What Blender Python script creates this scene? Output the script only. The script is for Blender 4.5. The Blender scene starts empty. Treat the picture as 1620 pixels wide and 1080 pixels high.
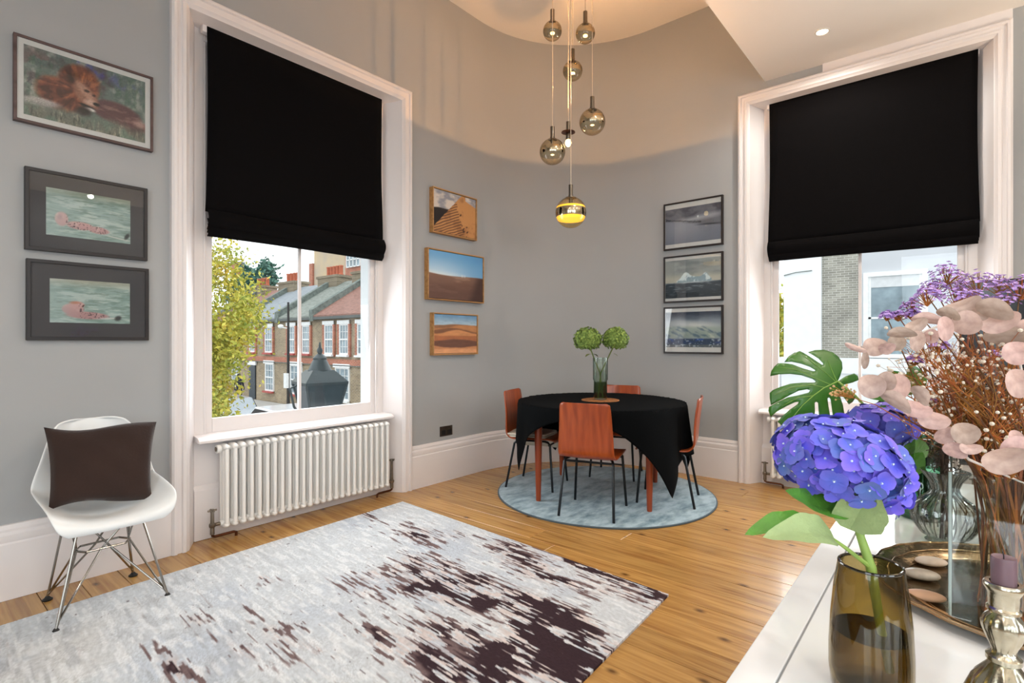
import bpy, bmesh, math, random
import numpy as np
from mathutils import Vector, Matrix
from mathutils.geometry import tessellate_polygon

random.seed(7)
rng = np.random.default_rng(11)
scene = bpy.context.scene
C = scene.collection

# ------------------------------------------------------------------ camera
CAM_H = 1.22
FPX = 840.0
cam_d = bpy.data.cameras.new('camera')
cam_d.sensor_width = 36.0
cam_d.lens = FPX / 1620.0 * 36.0
cam_d.clip_start = 0.05
cam = bpy.data.objects.new('camera', cam_d)
cam.location = (0, 0, CAM_H)
cam.rotation_euler = (math.radians(90), 0, math.radians(-50))
C.objects.link(cam)
scene.camera = cam

# ------------------------------------------------------------------ view, sky
scene.view_settings.view_transform = 'Standard'
scene.view_settings.look = 'None'
scene.view_settings.gamma = 1.0
scene.view_settings.use_curve_mapping = False
scene.view_settings.exposure = 0.0

world = bpy.data.worlds.new('overcast_sky')
scene.world = world
world.use_nodes = True
wn = world.node_tree
bg = wn.nodes['Background']
tc = wn.nodes.new('ShaderNodeTexCoord')
nz = wn.nodes.new('ShaderNodeTexNoise'); nz.inputs['Scale'].default_value = 2.2; nz.inputs['Detail'].default_value = 4
rp = wn.nodes.new('ShaderNodeValToRGB')
rp.color_ramp.elements[0].position = 0.35; rp.color_ramp.elements[0].color = (0.86, 0.90, 0.95, 1)
rp.color_ramp.elements[1].position = 0.65; rp.color_ramp.elements[1].color = (1.0, 1.0, 1.0, 1)
wn.links.new(tc.outputs['Generated'], nz.inputs['Vector'])
wn.links.new(nz.outputs['Fac'], rp.inputs['Fac'])
wn.links.new(rp.outputs['Color'], bg.inputs['Color'])
bg.inputs['Strength'].default_value = 2.1

def area_light(name, loc, direction, sx, sy, power, col):
    d = bpy.data.lights.new(name, 'AREA'); d.shape = 'RECTANGLE'; d.size = sx; d.size_y = sy
    d.energy = power; d.color = col
    o = bpy.data.objects.new(name, d); C.objects.link(o)
    o.location = loc
    o.rotation_euler = Vector(direction).to_track_quat('-Z', 'Y').to_euler()
    return o

# fill lights standing in for daylight at the added windows behind the camera
ROOM_X0, ROOM_Y0 = -3.0, -3.4
BACK_WIN_Y = (-1.8, 0.2)      # centres of the added windows in the rear wall  (x = ROOM_X0)
SIDE_WIN_X = (-1.8, 0.2)     # centres of the added windows in the side wall  (y = ROOM_Y0)
for wy in BACK_WIN_Y:
    area_light('fill_rear', (ROOM_X0 + 0.02, wy, 1.75), (1, 0, -.35), 1.25, 2.3, 36, (0.82, 0.93, 1.0))
for wx in SIDE_WIN_X:
    area_light('fill_side', (wx, ROOM_Y0 + 0.02, 1.75), (0, 1, -.5), 1.25, 2.3, 36, (0.82, 0.93, 1.0))
# daylight entering at the two windows in view (below the blinds)
area_light('daylight_window', (1.94, 3.60, 1.28), (0, -1, -0.15), 1.15, 1.0, 24, (0.93, 0.97, 1.0))
area_light('daylight_window', (4.96, 0.59, 1.30), (-1, 0, -0.15), 1.15, 1.0, 24, (0.93, 0.97, 1.0))

# two uplighters added behind the camera to warm the soffit; built further down
# ------------------------------------------------------------------ pixel helpers (photo frame 1620 x 1080)
FW = Vector((math.cos(math.radians(40)), math.sin(math.radians(40)), 0))
RT = Vector((FW.y, -FW.x, 0))
def P(px, py, d):
    a = (px - 810) / FPX; b = (540 - py) / FPX
    return FW * d + RT * (a * d) + Vector((0, 0, CAM_H + b * d))
def on_z(px, py, z):
    return P(px, py, (CAM_H - z) * FPX / (py - 540))
def ray(px):
    a = (px - 810) / FPX
    return FW + RT * a
def on_x(px, py, X):
    r = ray(px); return P(px, py, X / r.x)
def on_y(px, py, Y):
    r = ray(px); return P(px, py, Y / r.y)

# ------------------------------------------------------------------ materials
def lin(c):
    if isinstance(c, str):
        c = c.lstrip('#'); c = [int(c[i:i+2], 16) / 255 for i in (0, 2, 4)]
    return tuple(((x / 12.92) if x <= 0.04045 else ((x + 0.055) / 1.055) ** 2.4) for x in c)
def lin_np(a):
    a = np.clip(a, 0, 1)
    return np.where(a <= 0.04045, a / 12.92, ((a + 0.055) / 1.055) ** 2.4)

MATS = {}
def newmat(name):
    m = bpy.data.materials.new(name); m.use_nodes = True
    return m, m.node_tree, m.node_tree.nodes['Principled BSDF']

def mat(name, col, rough=0.5, metal=0.0, var=0.06, scale=8.0, bump=0.0, bscale=None, coat=0.0, spec=0.5,
        stretch=(1, 1, 1), emit=None, estr=0.0, col2=None, sheen=0.0, rand=0.0, sss=0.0, coord='Object'):
    """procedural material: noise-varied colour, optional fine bump"""
    if name in MATS: return MATS[name]
    m, nt, b = newmat(name)
    N, L = nt.nodes, nt.links
    c = lin(col); c2 = lin(col2) if col2 else tuple(max(0, x * (1 - var * 2.2)) for x in c)
    t = N.new('ShaderNodeTexCoord'); mp = N.new('ShaderNodeMapping'); mp.inputs['Scale'].default_value = stretch
    L.new(t.outputs[coord], mp.inputs['Vector'])
    n = N.new('ShaderNodeTexNoise'); n.inputs['Scale'].default_value = scale; n.inputs['Detail'].default_value = 5
    L.new(mp.outputs['Vector'], n.inputs['Vector'])
    r = N.new('ShaderNodeValToRGB')
    r.color_ramp.elements[0].position = 0.3; r.color_ramp.elements[0].color = (*c2, 1)
    r.color_ramp.elements[1].position = 0.7; r.color_ramp.elements[1].color = (*c, 1)
    L.new(n.outputs['Fac'], r.inputs['Fac'])
    out = r.outputs['Color']
    if rand:
        oi = N.new('ShaderNodeObjectInfo'); hs = N.new('ShaderNodeHueSaturation')
        mr = N.new('ShaderNodeMapRange'); mr.inputs['To Min'].default_value = 1 - rand; mr.inputs['To Max'].default_value = 1 + rand
        L.new(oi.outputs['Random'], mr.inputs['Value']); L.new(mr.outputs['Result'], hs.inputs['Value'])
        mr2 = N.new('ShaderNodeMapRange'); mr2.inputs['To Min'].default_value = 0.5 + rand * .08; mr2.inputs['To Max'].default_value = 0.5 - rand * .08
        L.new(oi.outputs['Random'], mr2.inputs['Value']); L.new(mr2.outputs['Result'], hs.inputs['Hue'])
        L.new(out, hs.inputs['Color']); out = hs.outputs['Color']
    L.new(out, b.inputs['Base Color'])
    b.inputs['Roughness'].default_value = rough; b.inputs['Metallic'].default_value = metal
    b.inputs['Specular IOR Level'].default_value = spec
    b.inputs['Coat Weight'].default_value = coat; b.inputs['Coat Roughness'].default_value = 0.08
    if sheen: b.inputs['Sheen Weight'].default_value = sheen
    if sss:
        b.inputs['Subsurface Weight'].default_value = sss; b.inputs['Subsurface Radius'].default_value = (.01, .006, .004)
    if bump:
        n2 = N.new('ShaderNodeTexNoise'); n2.inputs['Scale'].default_value = bscale or scale * 6; n2.inputs['Detail'].default_value = 6
        L.new(mp.outputs['Vector'], n2.inputs['Vector'])
        bp = N.new('ShaderNodeBump'); bp.inputs['Strength'].default_value = bump; bp.inputs['Distance'].default_value = 0.01
        L.new(n2.outputs['Fac'], bp.inputs['Height']); L.new(bp.outputs['Normal'], b.inputs['Normal'])
    if emit:
        b.inputs['Emission Color'].default_value = (*lin(emit), 1); b.inputs['Emission Strength'].default_value = estr
    MATS[name] = m
    return m

def glass(name, tint, gloss=0.12, rough=0.0, ior=1.45, edge=None):
    """thin clear pane: tinted see-through plus fresnel reflection, no refraction"""
    if name in MATS: return MATS[name]
    m, nt, b = newmat(name); N, L = nt.nodes, nt.links
    N.remove(b)
    tr = N.new('ShaderNodeBsdfTransparent'); tr.inputs['Color'].default_value = (*lin(tint), 1)
    if edge:
        lw = N.new('ShaderNodeLayerWeight'); lw.inputs['Blend'].default_value = 0.35
        mc = N.new('ShaderNodeMix'); mc.data_type = 'RGBA'
        mc.inputs[6].default_value = (*lin(tint), 1); mc.inputs[7].default_value = (*lin(edge), 1)
        L.new(lw.outputs['Facing'], mc.inputs[0]); L.new(mc.outputs[2], tr.inputs['Color'])
    gl = N.new('ShaderNodeBsdfGlossy'); gl.inputs['Roughness'].default_value = rough
    f0 = ((ior - 1)/(ior + 1))**2 + gloss*.1
    lf = N.new('ShaderNodeLayerWeight'); lf.inputs['Blend'].default_value = 0.5
    pw = N.new('ShaderNodeMath'); pw.operation = 'POWER'; pw.inputs[1].default_value = 4.5
    L.new(lf.outputs['Facing'], pw.inputs[0])
    ad = N.new('ShaderNodeMath'); ad.operation = 'MULTIPLY_ADD'; ad.inputs[1].default_value = 1 - f0; ad.inputs[2].default_value = f0; ad.use_clamp = True
    mx = N.new('ShaderNodeMixShader')
    L.new(pw.outputs[0], ad.inputs[0]); L.new(ad.outputs[0], mx.inputs['Fac'])
    L.new(tr.outputs[0], mx.inputs[1]); L.new(gl.outputs[0], mx.inputs[2])
    L.new(mx.outputs[0], N['Material Output'].inputs['Surface'])
    MATS[name] = m
    return m

def attr_mat(name, rough=0.6, spec=0.4, bump=0.0, sheen=0.0, bscale=900):
    """colour read from the mesh's own printed/woven colour attribute, with a fine grain"""
    if name in MATS: return MATS[name]
    m, nt, b = newmat(name); N, L = nt.nodes, nt.links
    a = N.new('ShaderNodeAttribute'); a.attribute_name = 'print'
    L.new(a.outputs['Color'], b.inputs['Base Color'])
    b.inputs['Roughness'].default_value = rough; b.inputs['Specular IOR Level'].default_value = spec
    if sheen: b.inputs['Sheen Weight'].default_value = sheen
    if bump:
        t = N.new('ShaderNodeTexCoord'); n2 = N.new('ShaderNodeTexNoise'); n2.inputs['Scale'].default_value = bscale
        L.new(t.outputs['Object'], n2.inputs['Vector'])
        bp = N.new('ShaderNodeBump'); bp.inputs['Strength'].default_value = bump; bp.inputs['Distance'].default_value = 0.004
        L.new(n2.outputs['Fac'], bp.inputs['Height']); L.new(bp.outputs['Normal'], b.inputs['Normal'])
    MATS[name] = m
    return m

def wood_mat(name, light, dark, scale=1.0, rough=0.35, axis='Y', coat=0.0, knots=True, rand=0.18, spec=0.5):
    if name in MATS: return MATS[name]
    m, nt, b = newmat(name); N, L = nt.nodes, nt.links
    t = N.new('ShaderNodeTexCoord'); oi = N.new('ShaderNodeObjectInfo')
    off = N.new('ShaderNodeVectorMath'); off.operation = 'ADD'
    sc = N.new('ShaderNodeVectorMath'); sc.operation = 'SCALE'; sc.inputs['Scale'].default_value = 37.0
    cb = N.new('ShaderNodeCombineXYZ'); L.new(oi.outputs['Random'], cb.inputs[0]); L.new(oi.outputs['Random'], cb.inputs[1])
    L.new(cb.outputs[0], sc.inputs[0]); L.new(t.outputs['Object'], off.inputs[0]); L.new(sc.outputs[0], off.inputs[1])
    mp = N.new('ShaderNodeMapping'); s = {'X': (1.2, 22, 22), 'Y': (22, 1.2, 22), 'Z': (22, 22, 1.2)}[axis]
    mp.inputs['Scale'].default_value = tuple(x * scale for x in s)
    L.new(off.outputs[0], mp.inputs['Vector'])
    n = N.new('ShaderNodeTexNoise'); n.inputs['Scale'].default_value = 1.6; n.inputs['Detail'].default_value = 7; n.inputs['Distortion'].default_value = 0.8 if knots else 0.15
    L.new(mp.outputs['Vector'], n.inputs['Vector'])
    r = N.new('ShaderNodeValToRGB')
    r.color_ramp.elements[0].position = 0.30; r.color_ramp.elements[0].color = (*lin(dark), 1)
    r.color_ramp.elements[1].position = 0.62; r.color_ramp.elements[1].color = (*lin(light), 1)
    L.new(n.outputs['Fac'], r.inputs['Fac'])
    hs = N.new('ShaderNodeHueSaturation')
    mr = N.new('ShaderNodeMapRange'); mr.inputs['To Min'].default_value = 1 - rand; mr.inputs['To Max'].default_value = 1 + rand * .6
    L.new(oi.outputs['Random'], mr.inputs['Value']); L.new(mr.outputs['Result'], hs.inputs['Value'])
    L.new(r.outputs['Color'], hs.inputs['Color'])
    out = hs.outputs['Color']
    if knots:
        v = N.new('ShaderNodeTexVoronoi'); v.voronoi_dimensions = '2D'; v.inputs['Scale'].default_value = 1.9
        mpk = N.new('ShaderNodeMapping'); mpk.inputs['Scale'].default_value = (1.6, 0.9, 1) if axis == 'Y' else (0.9, 1.6, 1)
        L.new(off.outputs[0], mpk.inputs['Vector']); L.new(mpk.outputs['Vector'], v.inputs['Vector'])
        rk = N.new('ShaderNodeValToRGB'); rk.color_ramp.elements[0].position = 0.012; rk.color_ramp.elements[0].color = (1, 1, 1, 1)
        rk.color_ramp.elements[1].position = 0.062; rk.color_ramp.elements[1].color = (0, 0, 0, 1)
        L.new(v.outputs['Distance'], rk.inputs['Fac'])
        # a wider, irregular wear stain
        n3 = N.new('ShaderNodeTexNoise'); n3.inputs['Scale'].default_value = 2.3; n3.inputs['Detail'].default_value = 6
        L.new(off.outputs[0], n3.inputs['Vector'])
        r3 = N.new('ShaderNodeValToRGB'); r3.color_ramp.elements[0].position = 0.62; r3.color_ramp.elements[0].color = (0, 0, 0, 1)
        r3.color_ramp.elements[1].position = 0.80; r3.color_ramp.elements[1].color = (.55, .55, .55, 1)
        L.new(n3.outputs['Fac'], r3.inputs['Fac'])
        mxm = N.new('ShaderNodeMath'); mxm.operation = 'MAXIMUM'
        L.new(rk.outputs['Color'], mxm.inputs[0]); L.new(r3.outputs['Color'], mxm.inputs[1])
        mc = N.new('ShaderNodeMix'); mc.data_type = 'RGBA'
        mc.inputs[7].default_value = (*[x * .42 for x in lin(dark)], 1)
        L.new(mxm.outputs[0], mc.inputs[0]); L.new(out, mc.inputs[6]); out = mc.outputs[2]
    L.new(out, b.inputs['Base Color'])
    b.inputs['Roughness'].default_value = rough; b.inputs['Coat Weight'].default_value = coat
    b.inputs['Specular IOR Level'].default_value = spec
    bp = N.new('ShaderNodeBump'); bp.inputs['Strength'].default_value = 0.12; bp.inputs['Distance'].default_value = 0.004
    L.new(n.outputs['Fac'], bp.inputs['Height']); L.new(bp.outputs['Normal'], b.inputs['Normal'])
    MATS[name] = m
    return m

def brick_mat(name, c1, c2, mortar, bw=0.225, bh=0.075, axis='X', rough=0.9):
    """brick courses on a wall that faces along the given axis"""
    if name in MATS: return MATS[name]
    m, nt, b = newmat(name); N, L = nt.nodes, nt.links
    t = N.new('ShaderNodeTexCoord'); sp = N.new('ShaderNodeSeparateXYZ'); cb = N.new('ShaderNodeCombineXYZ')
    L.new(t.outputs['Object'], sp.inputs[0])
    L.new(sp.outputs[1 if axis == 'X' else 0], cb.inputs[0]); L.new(sp.outputs[2], cb.inputs[1])
    br = N.new('ShaderNodeTexBrick'); br.inputs['Scale'].default_value = 1.0
    br.inputs['Brick Width'].default_value = bw; br.inputs['Row Height'].default_value = bh; br.inputs['Mortar Size'].default_value = 0.008
    br.inputs['Color1'].default_value = (*lin(c1), 1); br.inputs['Color2'].default_value = (*lin(c2), 1); br.inputs['Mortar'].default_value = (*lin(mortar), 1)
    L.new(cb.outputs[0], br.inputs['Vector'])
    n = N.new('ShaderNodeTexNoise'); n.inputs['Scale'].default_value = 1.3; n.inputs['Detail'].default_value = 6
    L.new(t.outputs['Object'], n.inputs['Vector'])
    mr = N.new('ShaderNodeMapRange'); mr.inputs['To Min'].default_value = 0.55; mr.inputs['To Max'].default_value = 1.4
    L.new(n.outputs['Fac'], mr.inputs['Value'])
    hs = N.new('ShaderNodeHueSaturation'); L.new(br.outputs['Color'], hs.inputs['Color']); L.new(mr.outputs['Result'], hs.inputs['Value'])
    L.new(hs.outputs['Color'], b.inputs['Base Color']); b.inputs['Roughness'].default_value = rough
    bp = N.new('ShaderNodeBump'); bp.inputs['Strength'].default_value = 0.4; bp.inputs['Distance'].default_value = 0.01; bp.invert = True
    L.new(br.outputs['Fac'], bp.inputs['Height']); L.new(bp.outputs['Normal'], b.inputs['Normal'])
    MATS[name] = m
    return m

# ------------------------------------------------------------------ mesh builder
class MB:
    def __init__(self): self.v = []; self.f = []
    def add(self, vs, fs):
        o = len(self.v); self.v += [tuple(x) for x in vs]; self.f += [tuple(i + o for i in f) for f in fs]; return self
    def box(self, x0, x1, y0, y1, z0, z1):
        return self.add([(x0,y0,z0),(x1,y0,z0),(x1,y1,z0),(x0,y1,z0),(x0,y0,z1),(x1,y0,z1),(x1,y1,z1),(x0,y1,z1)],
                        [(0,3,2,1),(4,5,6,7),(0,1,5,4),(1,2,6,5),(2,3,7,6),(3,0,4,7)])
    def hexa(self, b, t):
        """b, t: four bottom / four top corners, counter-clockwise from above"""
        return self.add(list(b) + list(t), [(0,3,2,1),(4,5,6,7),(0,1,5,4),(1,2,6,5),(2,3,7,6),(3,0,4,7)])
    def tube(self, pts, r, seg=8, caps=True):
        pts = [Vector(p) for p in pts]; n = len(pts)
        rs = r if isinstance(r, (list, tuple)) else [r] * n
        rings = []; up = None
        for i, p in enumerate(pts):
            a = pts[max(i - 1, 0)]; b = pts[min(i + 1, n - 1)]
            d = (b - a)
            if d.length < 1e-9: d = Vector((0, 0, 1))
            d.normalize()
            if up is None:
                up = Vector((0, 0, 1)) if abs(d.z) < 0.95 else Vector((1, 0, 0))
            x = up - d * up.dot(d)
            if x.length < 1e-6: x = d.orthogonal()
            x.normalize(); y = d.cross(x); up = x
            rings.append([p + x * (rs[i] * math.cos(2*math.pi*k/seg)) + y * (rs[i] * math.sin(2*math.pi*k/seg)) for k in range(seg)])
        vs = [v for rg in rings for v in rg]; fs = []
        for i in range(n - 1):
            for k in range(seg):
                k2 = (k + 1) % seg
                fs.append((i*seg+k, i*seg+k2, (i+1)*seg+k2, (i+1)*seg+k))
        if caps:
            fs.append(tuple(range(seg - 1, -1, -1))); fs.append(tuple((n-1)*seg + k for k in range(seg)))
        return self.add(vs, fs)
    def lathe(self, prof, seg=24, c=(0, 0, 0), flute=0, famp=0.0, fz=None):
        """prof: list of (r, z)"""
        vs = []; fs = []; n = len(prof)
        for i, (r, z) in enumerate(prof):
            for k in range(seg):
                a = 2*math.pi*k/seg
                rr = r
                if flute and (fz is None or fz[0] <= z <= fz[1]): rr = r * (1 + famp * math.cos(flute * a))
                vs.append((c[0] + rr*math.cos(a), c[1] + rr*math.sin(a), c[2] + z))
        for i in range(n - 1):
            for k in range(seg):
                k2 = (k + 1) % seg
                fs.append((i*seg+k, i*seg+k2, (i+1)*seg+k2, (i+1)*seg+k))
        self.add(vs, fs)
        o = len(self.v) - len(vs)
        if prof[0][0] > 1e-6: self.f.append(tuple(o + k for k in range(seg - 1, -1, -1)))
        if prof[-1][0] > 1e-6: self.f.append(tuple(o + (n-1)*seg + k for k in range(seg)))
        return self
    def sphere(self, c, r, seg=12, rings=8, s=(1, 1, 1)):
        prof = [(math.sin(math.pi*i/rings), -math.cos(math.pi*i/rings)) for i in range(rings + 1)]
        vs = []; fs = []
        for (pr, pz) in prof:
            for k in range(seg):
                a = 2*math.pi*k/seg
                vs.append((c[0]+r*s[0]*pr*math.cos(a), c[1]+r*s[1]*pr*math.sin(a), c[2]+r*s[2]*pz))
        for i in range(rings):
            for k in range(seg):
                k2 = (k+1) % seg
                fs.append((i*seg+k, i*seg+k2, (i+1)*seg+k2, (i+1)*seg+k))
        return self.add(vs, fs)
    def grid(self, fn, nu, nv, closed_u=False):
        vs = [fn(i/(nu if closed_u else nu), j/nv) for j in range(nv + 1) for i in range(nu if closed_u else nu + 1)]
        w = nu if closed_u else nu + 1
        fs = []
        for j in range(nv):
            for i in range(nu):
                i2 = (i + 1) % w
                fs.append((j*w+i, j*w+i2, (j+1)*w+i2, (j+1)*w+i))
        return self.add(vs, fs)
    def prism(self, poly, z0, z1, axis='Z'):
        n = len(poly)
        def pt(p, h): return {'Z': (p[0], p[1], h), 'Y': (p[0], h, p[1]), 'X': (h, p[0], p[1])}[axis]
        vs = [pt(p, z0) for p in poly] + [pt(p, z1) for p in poly]
        fs = [tuple(range(n - 1, -1, -1)), tuple(range(n, 2*n))] + [(i, (i+1) % n, n+(i+1) % n, n+i) for i in range(n)]
        return self.add(vs, fs)
    def mesh(self, name, smooth=False, merge=False):
        me = bpy.data.meshes.new(name); me.from_pydata(self.v, [], self.f)
        bm = bmesh.new(); bm.from_mesh(me)
        if merge: bmesh.ops.remove_doubles(bm, verts=bm.verts, dist=1e-5)
        bmesh.ops.recalc_face_normals(bm, faces=bm.faces)
        bm.to_mesh(me); bm.free()
        if smooth:
            me.polygons.foreach_set('use_smooth', [True] * len(me.polygons))
        me.update()
        return me
    def build(self, name, m, parent=None, smooth=False, bevel=0.0, merge=False, bseg=2, solid=0.0, sub=0, angle=40):
        me = self.mesh(name, smooth, merge)
        me.materials.append(m)
        o = bpy.data.objects.new(name, me); C.objects.link(o)
        if parent: o.parent = parent
        if solid:
            md = o.modifiers.new('solid', 'SOLIDIFY'); md.thickness = solid; md.offset = 0
        if sub:
            md = o.modifiers.new('sub', 'SUBSURF'); md.levels = sub; md.render_levels = sub
        if bevel:
            md = o.modifiers.new('bevel', 'BEVEL'); md.width = bevel; md.segments = bseg; md.limit_method = 'ANGLE'; md.angle_limit = math.radians(angle)
        if smooth and not sub:
            me.set_sharp_from_angle(angle=math.radians(angle))
        return o

def tag(o, label=None, cat=None, group=None, kind=None):
    if label: o['label'] = label
    if cat: o['category'] = cat
    if group: o['group'] = group
    if kind: o['kind'] = kind
    return o
def empty(name, loc=(0, 0, 0), rz=0.0, label=None, cat=None, group=None, kind=None):
    o = bpy.data.objects.new(name, None); C.objects.link(o); o.empty_display_size = 0.1
    o.location = loc; o.rotation_euler = (0, 0, rz)
    return tag(o, label, cat, group, kind)
def share(name, me, parent=None, loc=(0, 0, 0), rot=(0, 0, 0), scale=(1, 1, 1)):
    o = bpy.data.objects.new(name, me); C.objects.link(o)
    if parent: o.parent = parent
    o.location = loc; o.rotation_euler = rot; o.scale = scale
    return o
def copy_tree(o, parent=None):
    c = o.copy(); C.objects.link(c)
    if parent is not None: c.parent = parent
    for ch in [x for x in o.children]: copy_tree(ch, c)
    return c

# ------------------------------------------------------------------ numpy noise for prints
def vnoise(U, V, fx, fy, seed=0):
    r = np.random.default_rng(seed)
    x = U * fx; y = V * fy
    nx, ny = int(np.ceil(x.max())) + 2, int(np.ceil(y.max())) + 2
    g = r.random((ny + 1, nx + 1))
    xi = np.floor(x).astype(int); yi = np.floor(y).astype(int)
    xf = x - xi; yf = y - yi
    xf = xf*xf*(3-2*xf); yf = yf*yf*(3-2*yf)
    return (g[yi, xi]*(1-xf)*(1-yf) + g[yi, xi+1]*xf*(1-yf) + g[yi+1, xi]*(1-xf)*yf + g[yi+1, xi+1]*xf*yf)
def fbm(U, V, fx, fy, seed=0, oct=4):
    a = 0; s = 0; w = 1.0
    for k in range(oct):
        a = a + w * vnoise(U, V, fx * 2**k, fy * 2**k, seed + k * 17); s += w; w *= 0.55
    return a / s
def ell(U, V, cx, cy, rx, ry, rot=0.0, soft=0.15):
    c, s = math.cos(rot), math.sin(rot)
    dx, dy = U - cx, V - cy
    a, b = (dx*c + dy*s) / rx, (-dx*s + dy*c) / ry
    d = np.sqrt(a*a + b*b)
    return np.clip((1 + soft - d) / (2 * soft), 0, 1)
def mixc(img, col, m):
    col = np.array([int(col.lstrip('#')[i:i+2], 16)/255 for i in (0, 2, 4)]) if isinstance(col, str) else col
    return img * (1 - m[..., None]) + col * m[..., None]
def sstep(a, b, x):
    t = np.clip((x - a) / (b - a), 0, 1); return t*t*(3-2*t)
# ================================================================== ROOM SHELL
WY, WX = 3.46, 4.82            # inner faces of the two window walls
CR = 1.18                      # radius of the rounded corner
CX, CY = WX - CR, WY - CR
CEIL, SOFF, SOFF_Y = 4.25, 3.42, 1.25
TH = 0.37

M_wall = mat('grey_wall_paint', '#a3a5a6', rough=0.85, var=0.02, scale=1.5, bump=0.03, bscale=160)
M_white = mat('white_gloss_trim', '#e6e0df', rough=0.38, var=0.015, scale=3)
M_ceil = mat('white_ceiling_paint', '#e9e4de', rough=0.9, var=0.012, scale=2)
M_render = mat('white_outside_render', '#eef1f2', rough=0.85, var=0.03, scale=4)
M_floor = wood_mat('pine_floorboard', '#c29555', '#986a36', rough=0.27, axis='Y', coat=0.18, rand=0.14)
M_sub = mat('dark_subfloor', '#3a2616', rough=0.9)
M_pane = glass('window_pane', '#fbfdfd', gloss=0.0, ior=1.35)
M_black = mat('black_blind_fabric', '#0b090a', rough=0.95, var=0.1, scale=30, bump=0.1, bscale=600, spec=0.1)
M_rad = mat('cream_radiator_enamel', '#f2f0ec', rough=0.30, var=0.01, scale=4)
M_chrome = mat('polished_chrome', '#c9c7c3', rough=0.12, metal=1.0, var=0.03)
M_copper = mat('aged_copper_pipe', '#6a3f28', rough=0.35, metal=0.85, var=0.2, scale=20)
M_brass = mat('dull_brass_valve', '#8d8478', rough=0.35, metal=0.9, var=0.15, scale=30)

def strip(mb, path, z0, z1, th):
    """a wall of thickness th on the left-hand side of the path"""
    n = len(path); ins = [Vector((*p, 0)) for p in path]; outs = []
    for i in range(n):
        a = ins[max(i-1, 0)]; b = ins[min(i+1, n-1)]; d = (b - a).normalized()
        outs.append(ins[i] + Vector((-d.y, d.x, 0)) * th)
    for i in range(n - 1):
        a, b, c, d = ins[i], ins[i+1], outs[i+1], outs[i]
        mb.hexa([(p.x, p.y, z0) for p in (a, b, c, d)], [(p.x, p.y, z1) for p in (a, b, c, d)])
    return mb

def arc(n=32, r=CR):
    return [(CX + r*math.sin(math.pi/2*k/n), CY + r*math.cos(math.pi/2*k/n)) for k in range(n + 1)]

W1C, W2C = 1.94, 0.59          # centre lines of the two windows
W1T, W2T = 3.265, 3.345        # outer top of the window casings
HALF = 0.87
OP = HALF - 0.02

# walls
mb = MB()
strip(mb, [(ROOM_X0, WY), (W1C - OP, WY)], 0, CEIL, TH)
strip(mb, [(W1C - OP, WY), (W1C + OP, WY)], W1T - 0.05, CEIL, TH)
strip(mb, [(W1C + OP, WY), (CX, WY)], 0, CEIL, TH)
tag(mb.build('wall_left', M_wall), kind='structure')
mb = MB()
ap = arc()
inner = ap; outer = arc(r=CR + TH)
vs = [(x, y, 0) for x, y in inner] + [(x, y, CEIL) for x, y in inner] + [(x, y, 0) for x, y in outer] + [(x, y, CEIL) for x, y in outer]
n = len(inner); fs = []
for i in range(n - 1):
    fs += [(i, i+1, n+i+1, n+i), (2*n+i, 3*n+i, 3*n+i+1, 2*n+i+1), (i, 2*n+i, 2*n+i+1, i+1), (n+i, n+i+1, 3*n+i+1, 3*n+i)]
fs += [(0, n, 3*n, 2*n), (n-1, 3*n-1, 4*n-1, 2*n-1)]
mb.add(vs, fs)
tag(mb.build('wall_corner', M_wall, smooth=True), kind='structure')
mb = MB()
strip(mb, [(WX, CY), (WX, W2C + OP)], 0, CEIL, TH)
strip(mb, [(WX, W2C + OP), (WX, W2C - OP)], W2T - 0.05, CEIL, TH)
strip(mb, [(WX, W2C - OP), (WX, ROOM_Y0)], 0, CEIL, TH)
tag(mb.build('wall_right', M_wall), kind='structure')
# rear walls behind the camera, with tall windows added to admit fill light
mb = MB()
edges = [ROOM_Y0] + sum([[wy - .66, wy + .66] for wy in sorted(BACK_WIN_Y)], []) + [WY]
for k in range(0, len(edges), 2): mb.box(ROOM_X0 - .3, ROOM_X0, edges[k], edges[k+1], 0, CEIL)
for wy in BACK_WIN_Y: mb.box(ROOM_X0 - .3, ROOM_X0, wy - .66, wy + .66, 0, .58); mb.box(ROOM_X0 - .3, ROOM_X0, wy - .66, wy + .66, 2.92, CEIL)
tag(mb.build('wall_rear', M_wall), kind='structure')
mb = MB()
edges = [ROOM_X0] + sum([[wx - .66, wx + .66] for wx in sorted(SIDE_WIN_X)], []) + [WX]
for k in range(0, len(edges), 2): mb.box(edges[k], edges[k+1], ROOM_Y0 - .3, ROOM_Y0, 0, CEIL)
for wx in SIDE_WIN_X: mb.box(wx - .66, wx + .66, ROOM_Y0 - .3, ROOM_Y0, 0, .58); mb.box(wx - .66, wx + .66, ROOM_Y0 - .3, ROOM_Y0, 2.92, CEIL)
tag(mb.build('wall_back', M_wall), kind='structure')
def added_window(name, loc, rz):
    e = empty(name, loc, rz, kind='structure')
    mb = MB(); mb.box(-.66, .66, -.06, .06, .58, .66); mb.box(-.66, .66, -.06, .06, 2.84, 2.92); mb.box(-.66, -.58, -.06, .06, .66, 2.84); mb.box(.58, .66, -.06, .06, .66, 2.84)
    mb.build('window_frame', M_white, e)
    MB().box(-.58, .58, -.03, .03, 1.72, 1.78).build('meeting_rail', M_white, e)
    MB().box(-.58, .58, .012, .018, .66, 1.72).build('pane', M_pane, e); MB().box(-.58, .58, -.018, -.012, 1.78, 2.84).build('pane', M_pane, e)
k = 3
for wy in BACK_WIN_Y: added_window('window_%d' % k, (ROOM_X0 - .2, wy, 0), math.pi/2); k += 1
for wx in SIDE_WIN_X: added_window('window_%d' % k, (wx, ROOM_Y0 - .2, 0), math.pi); k += 1

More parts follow.
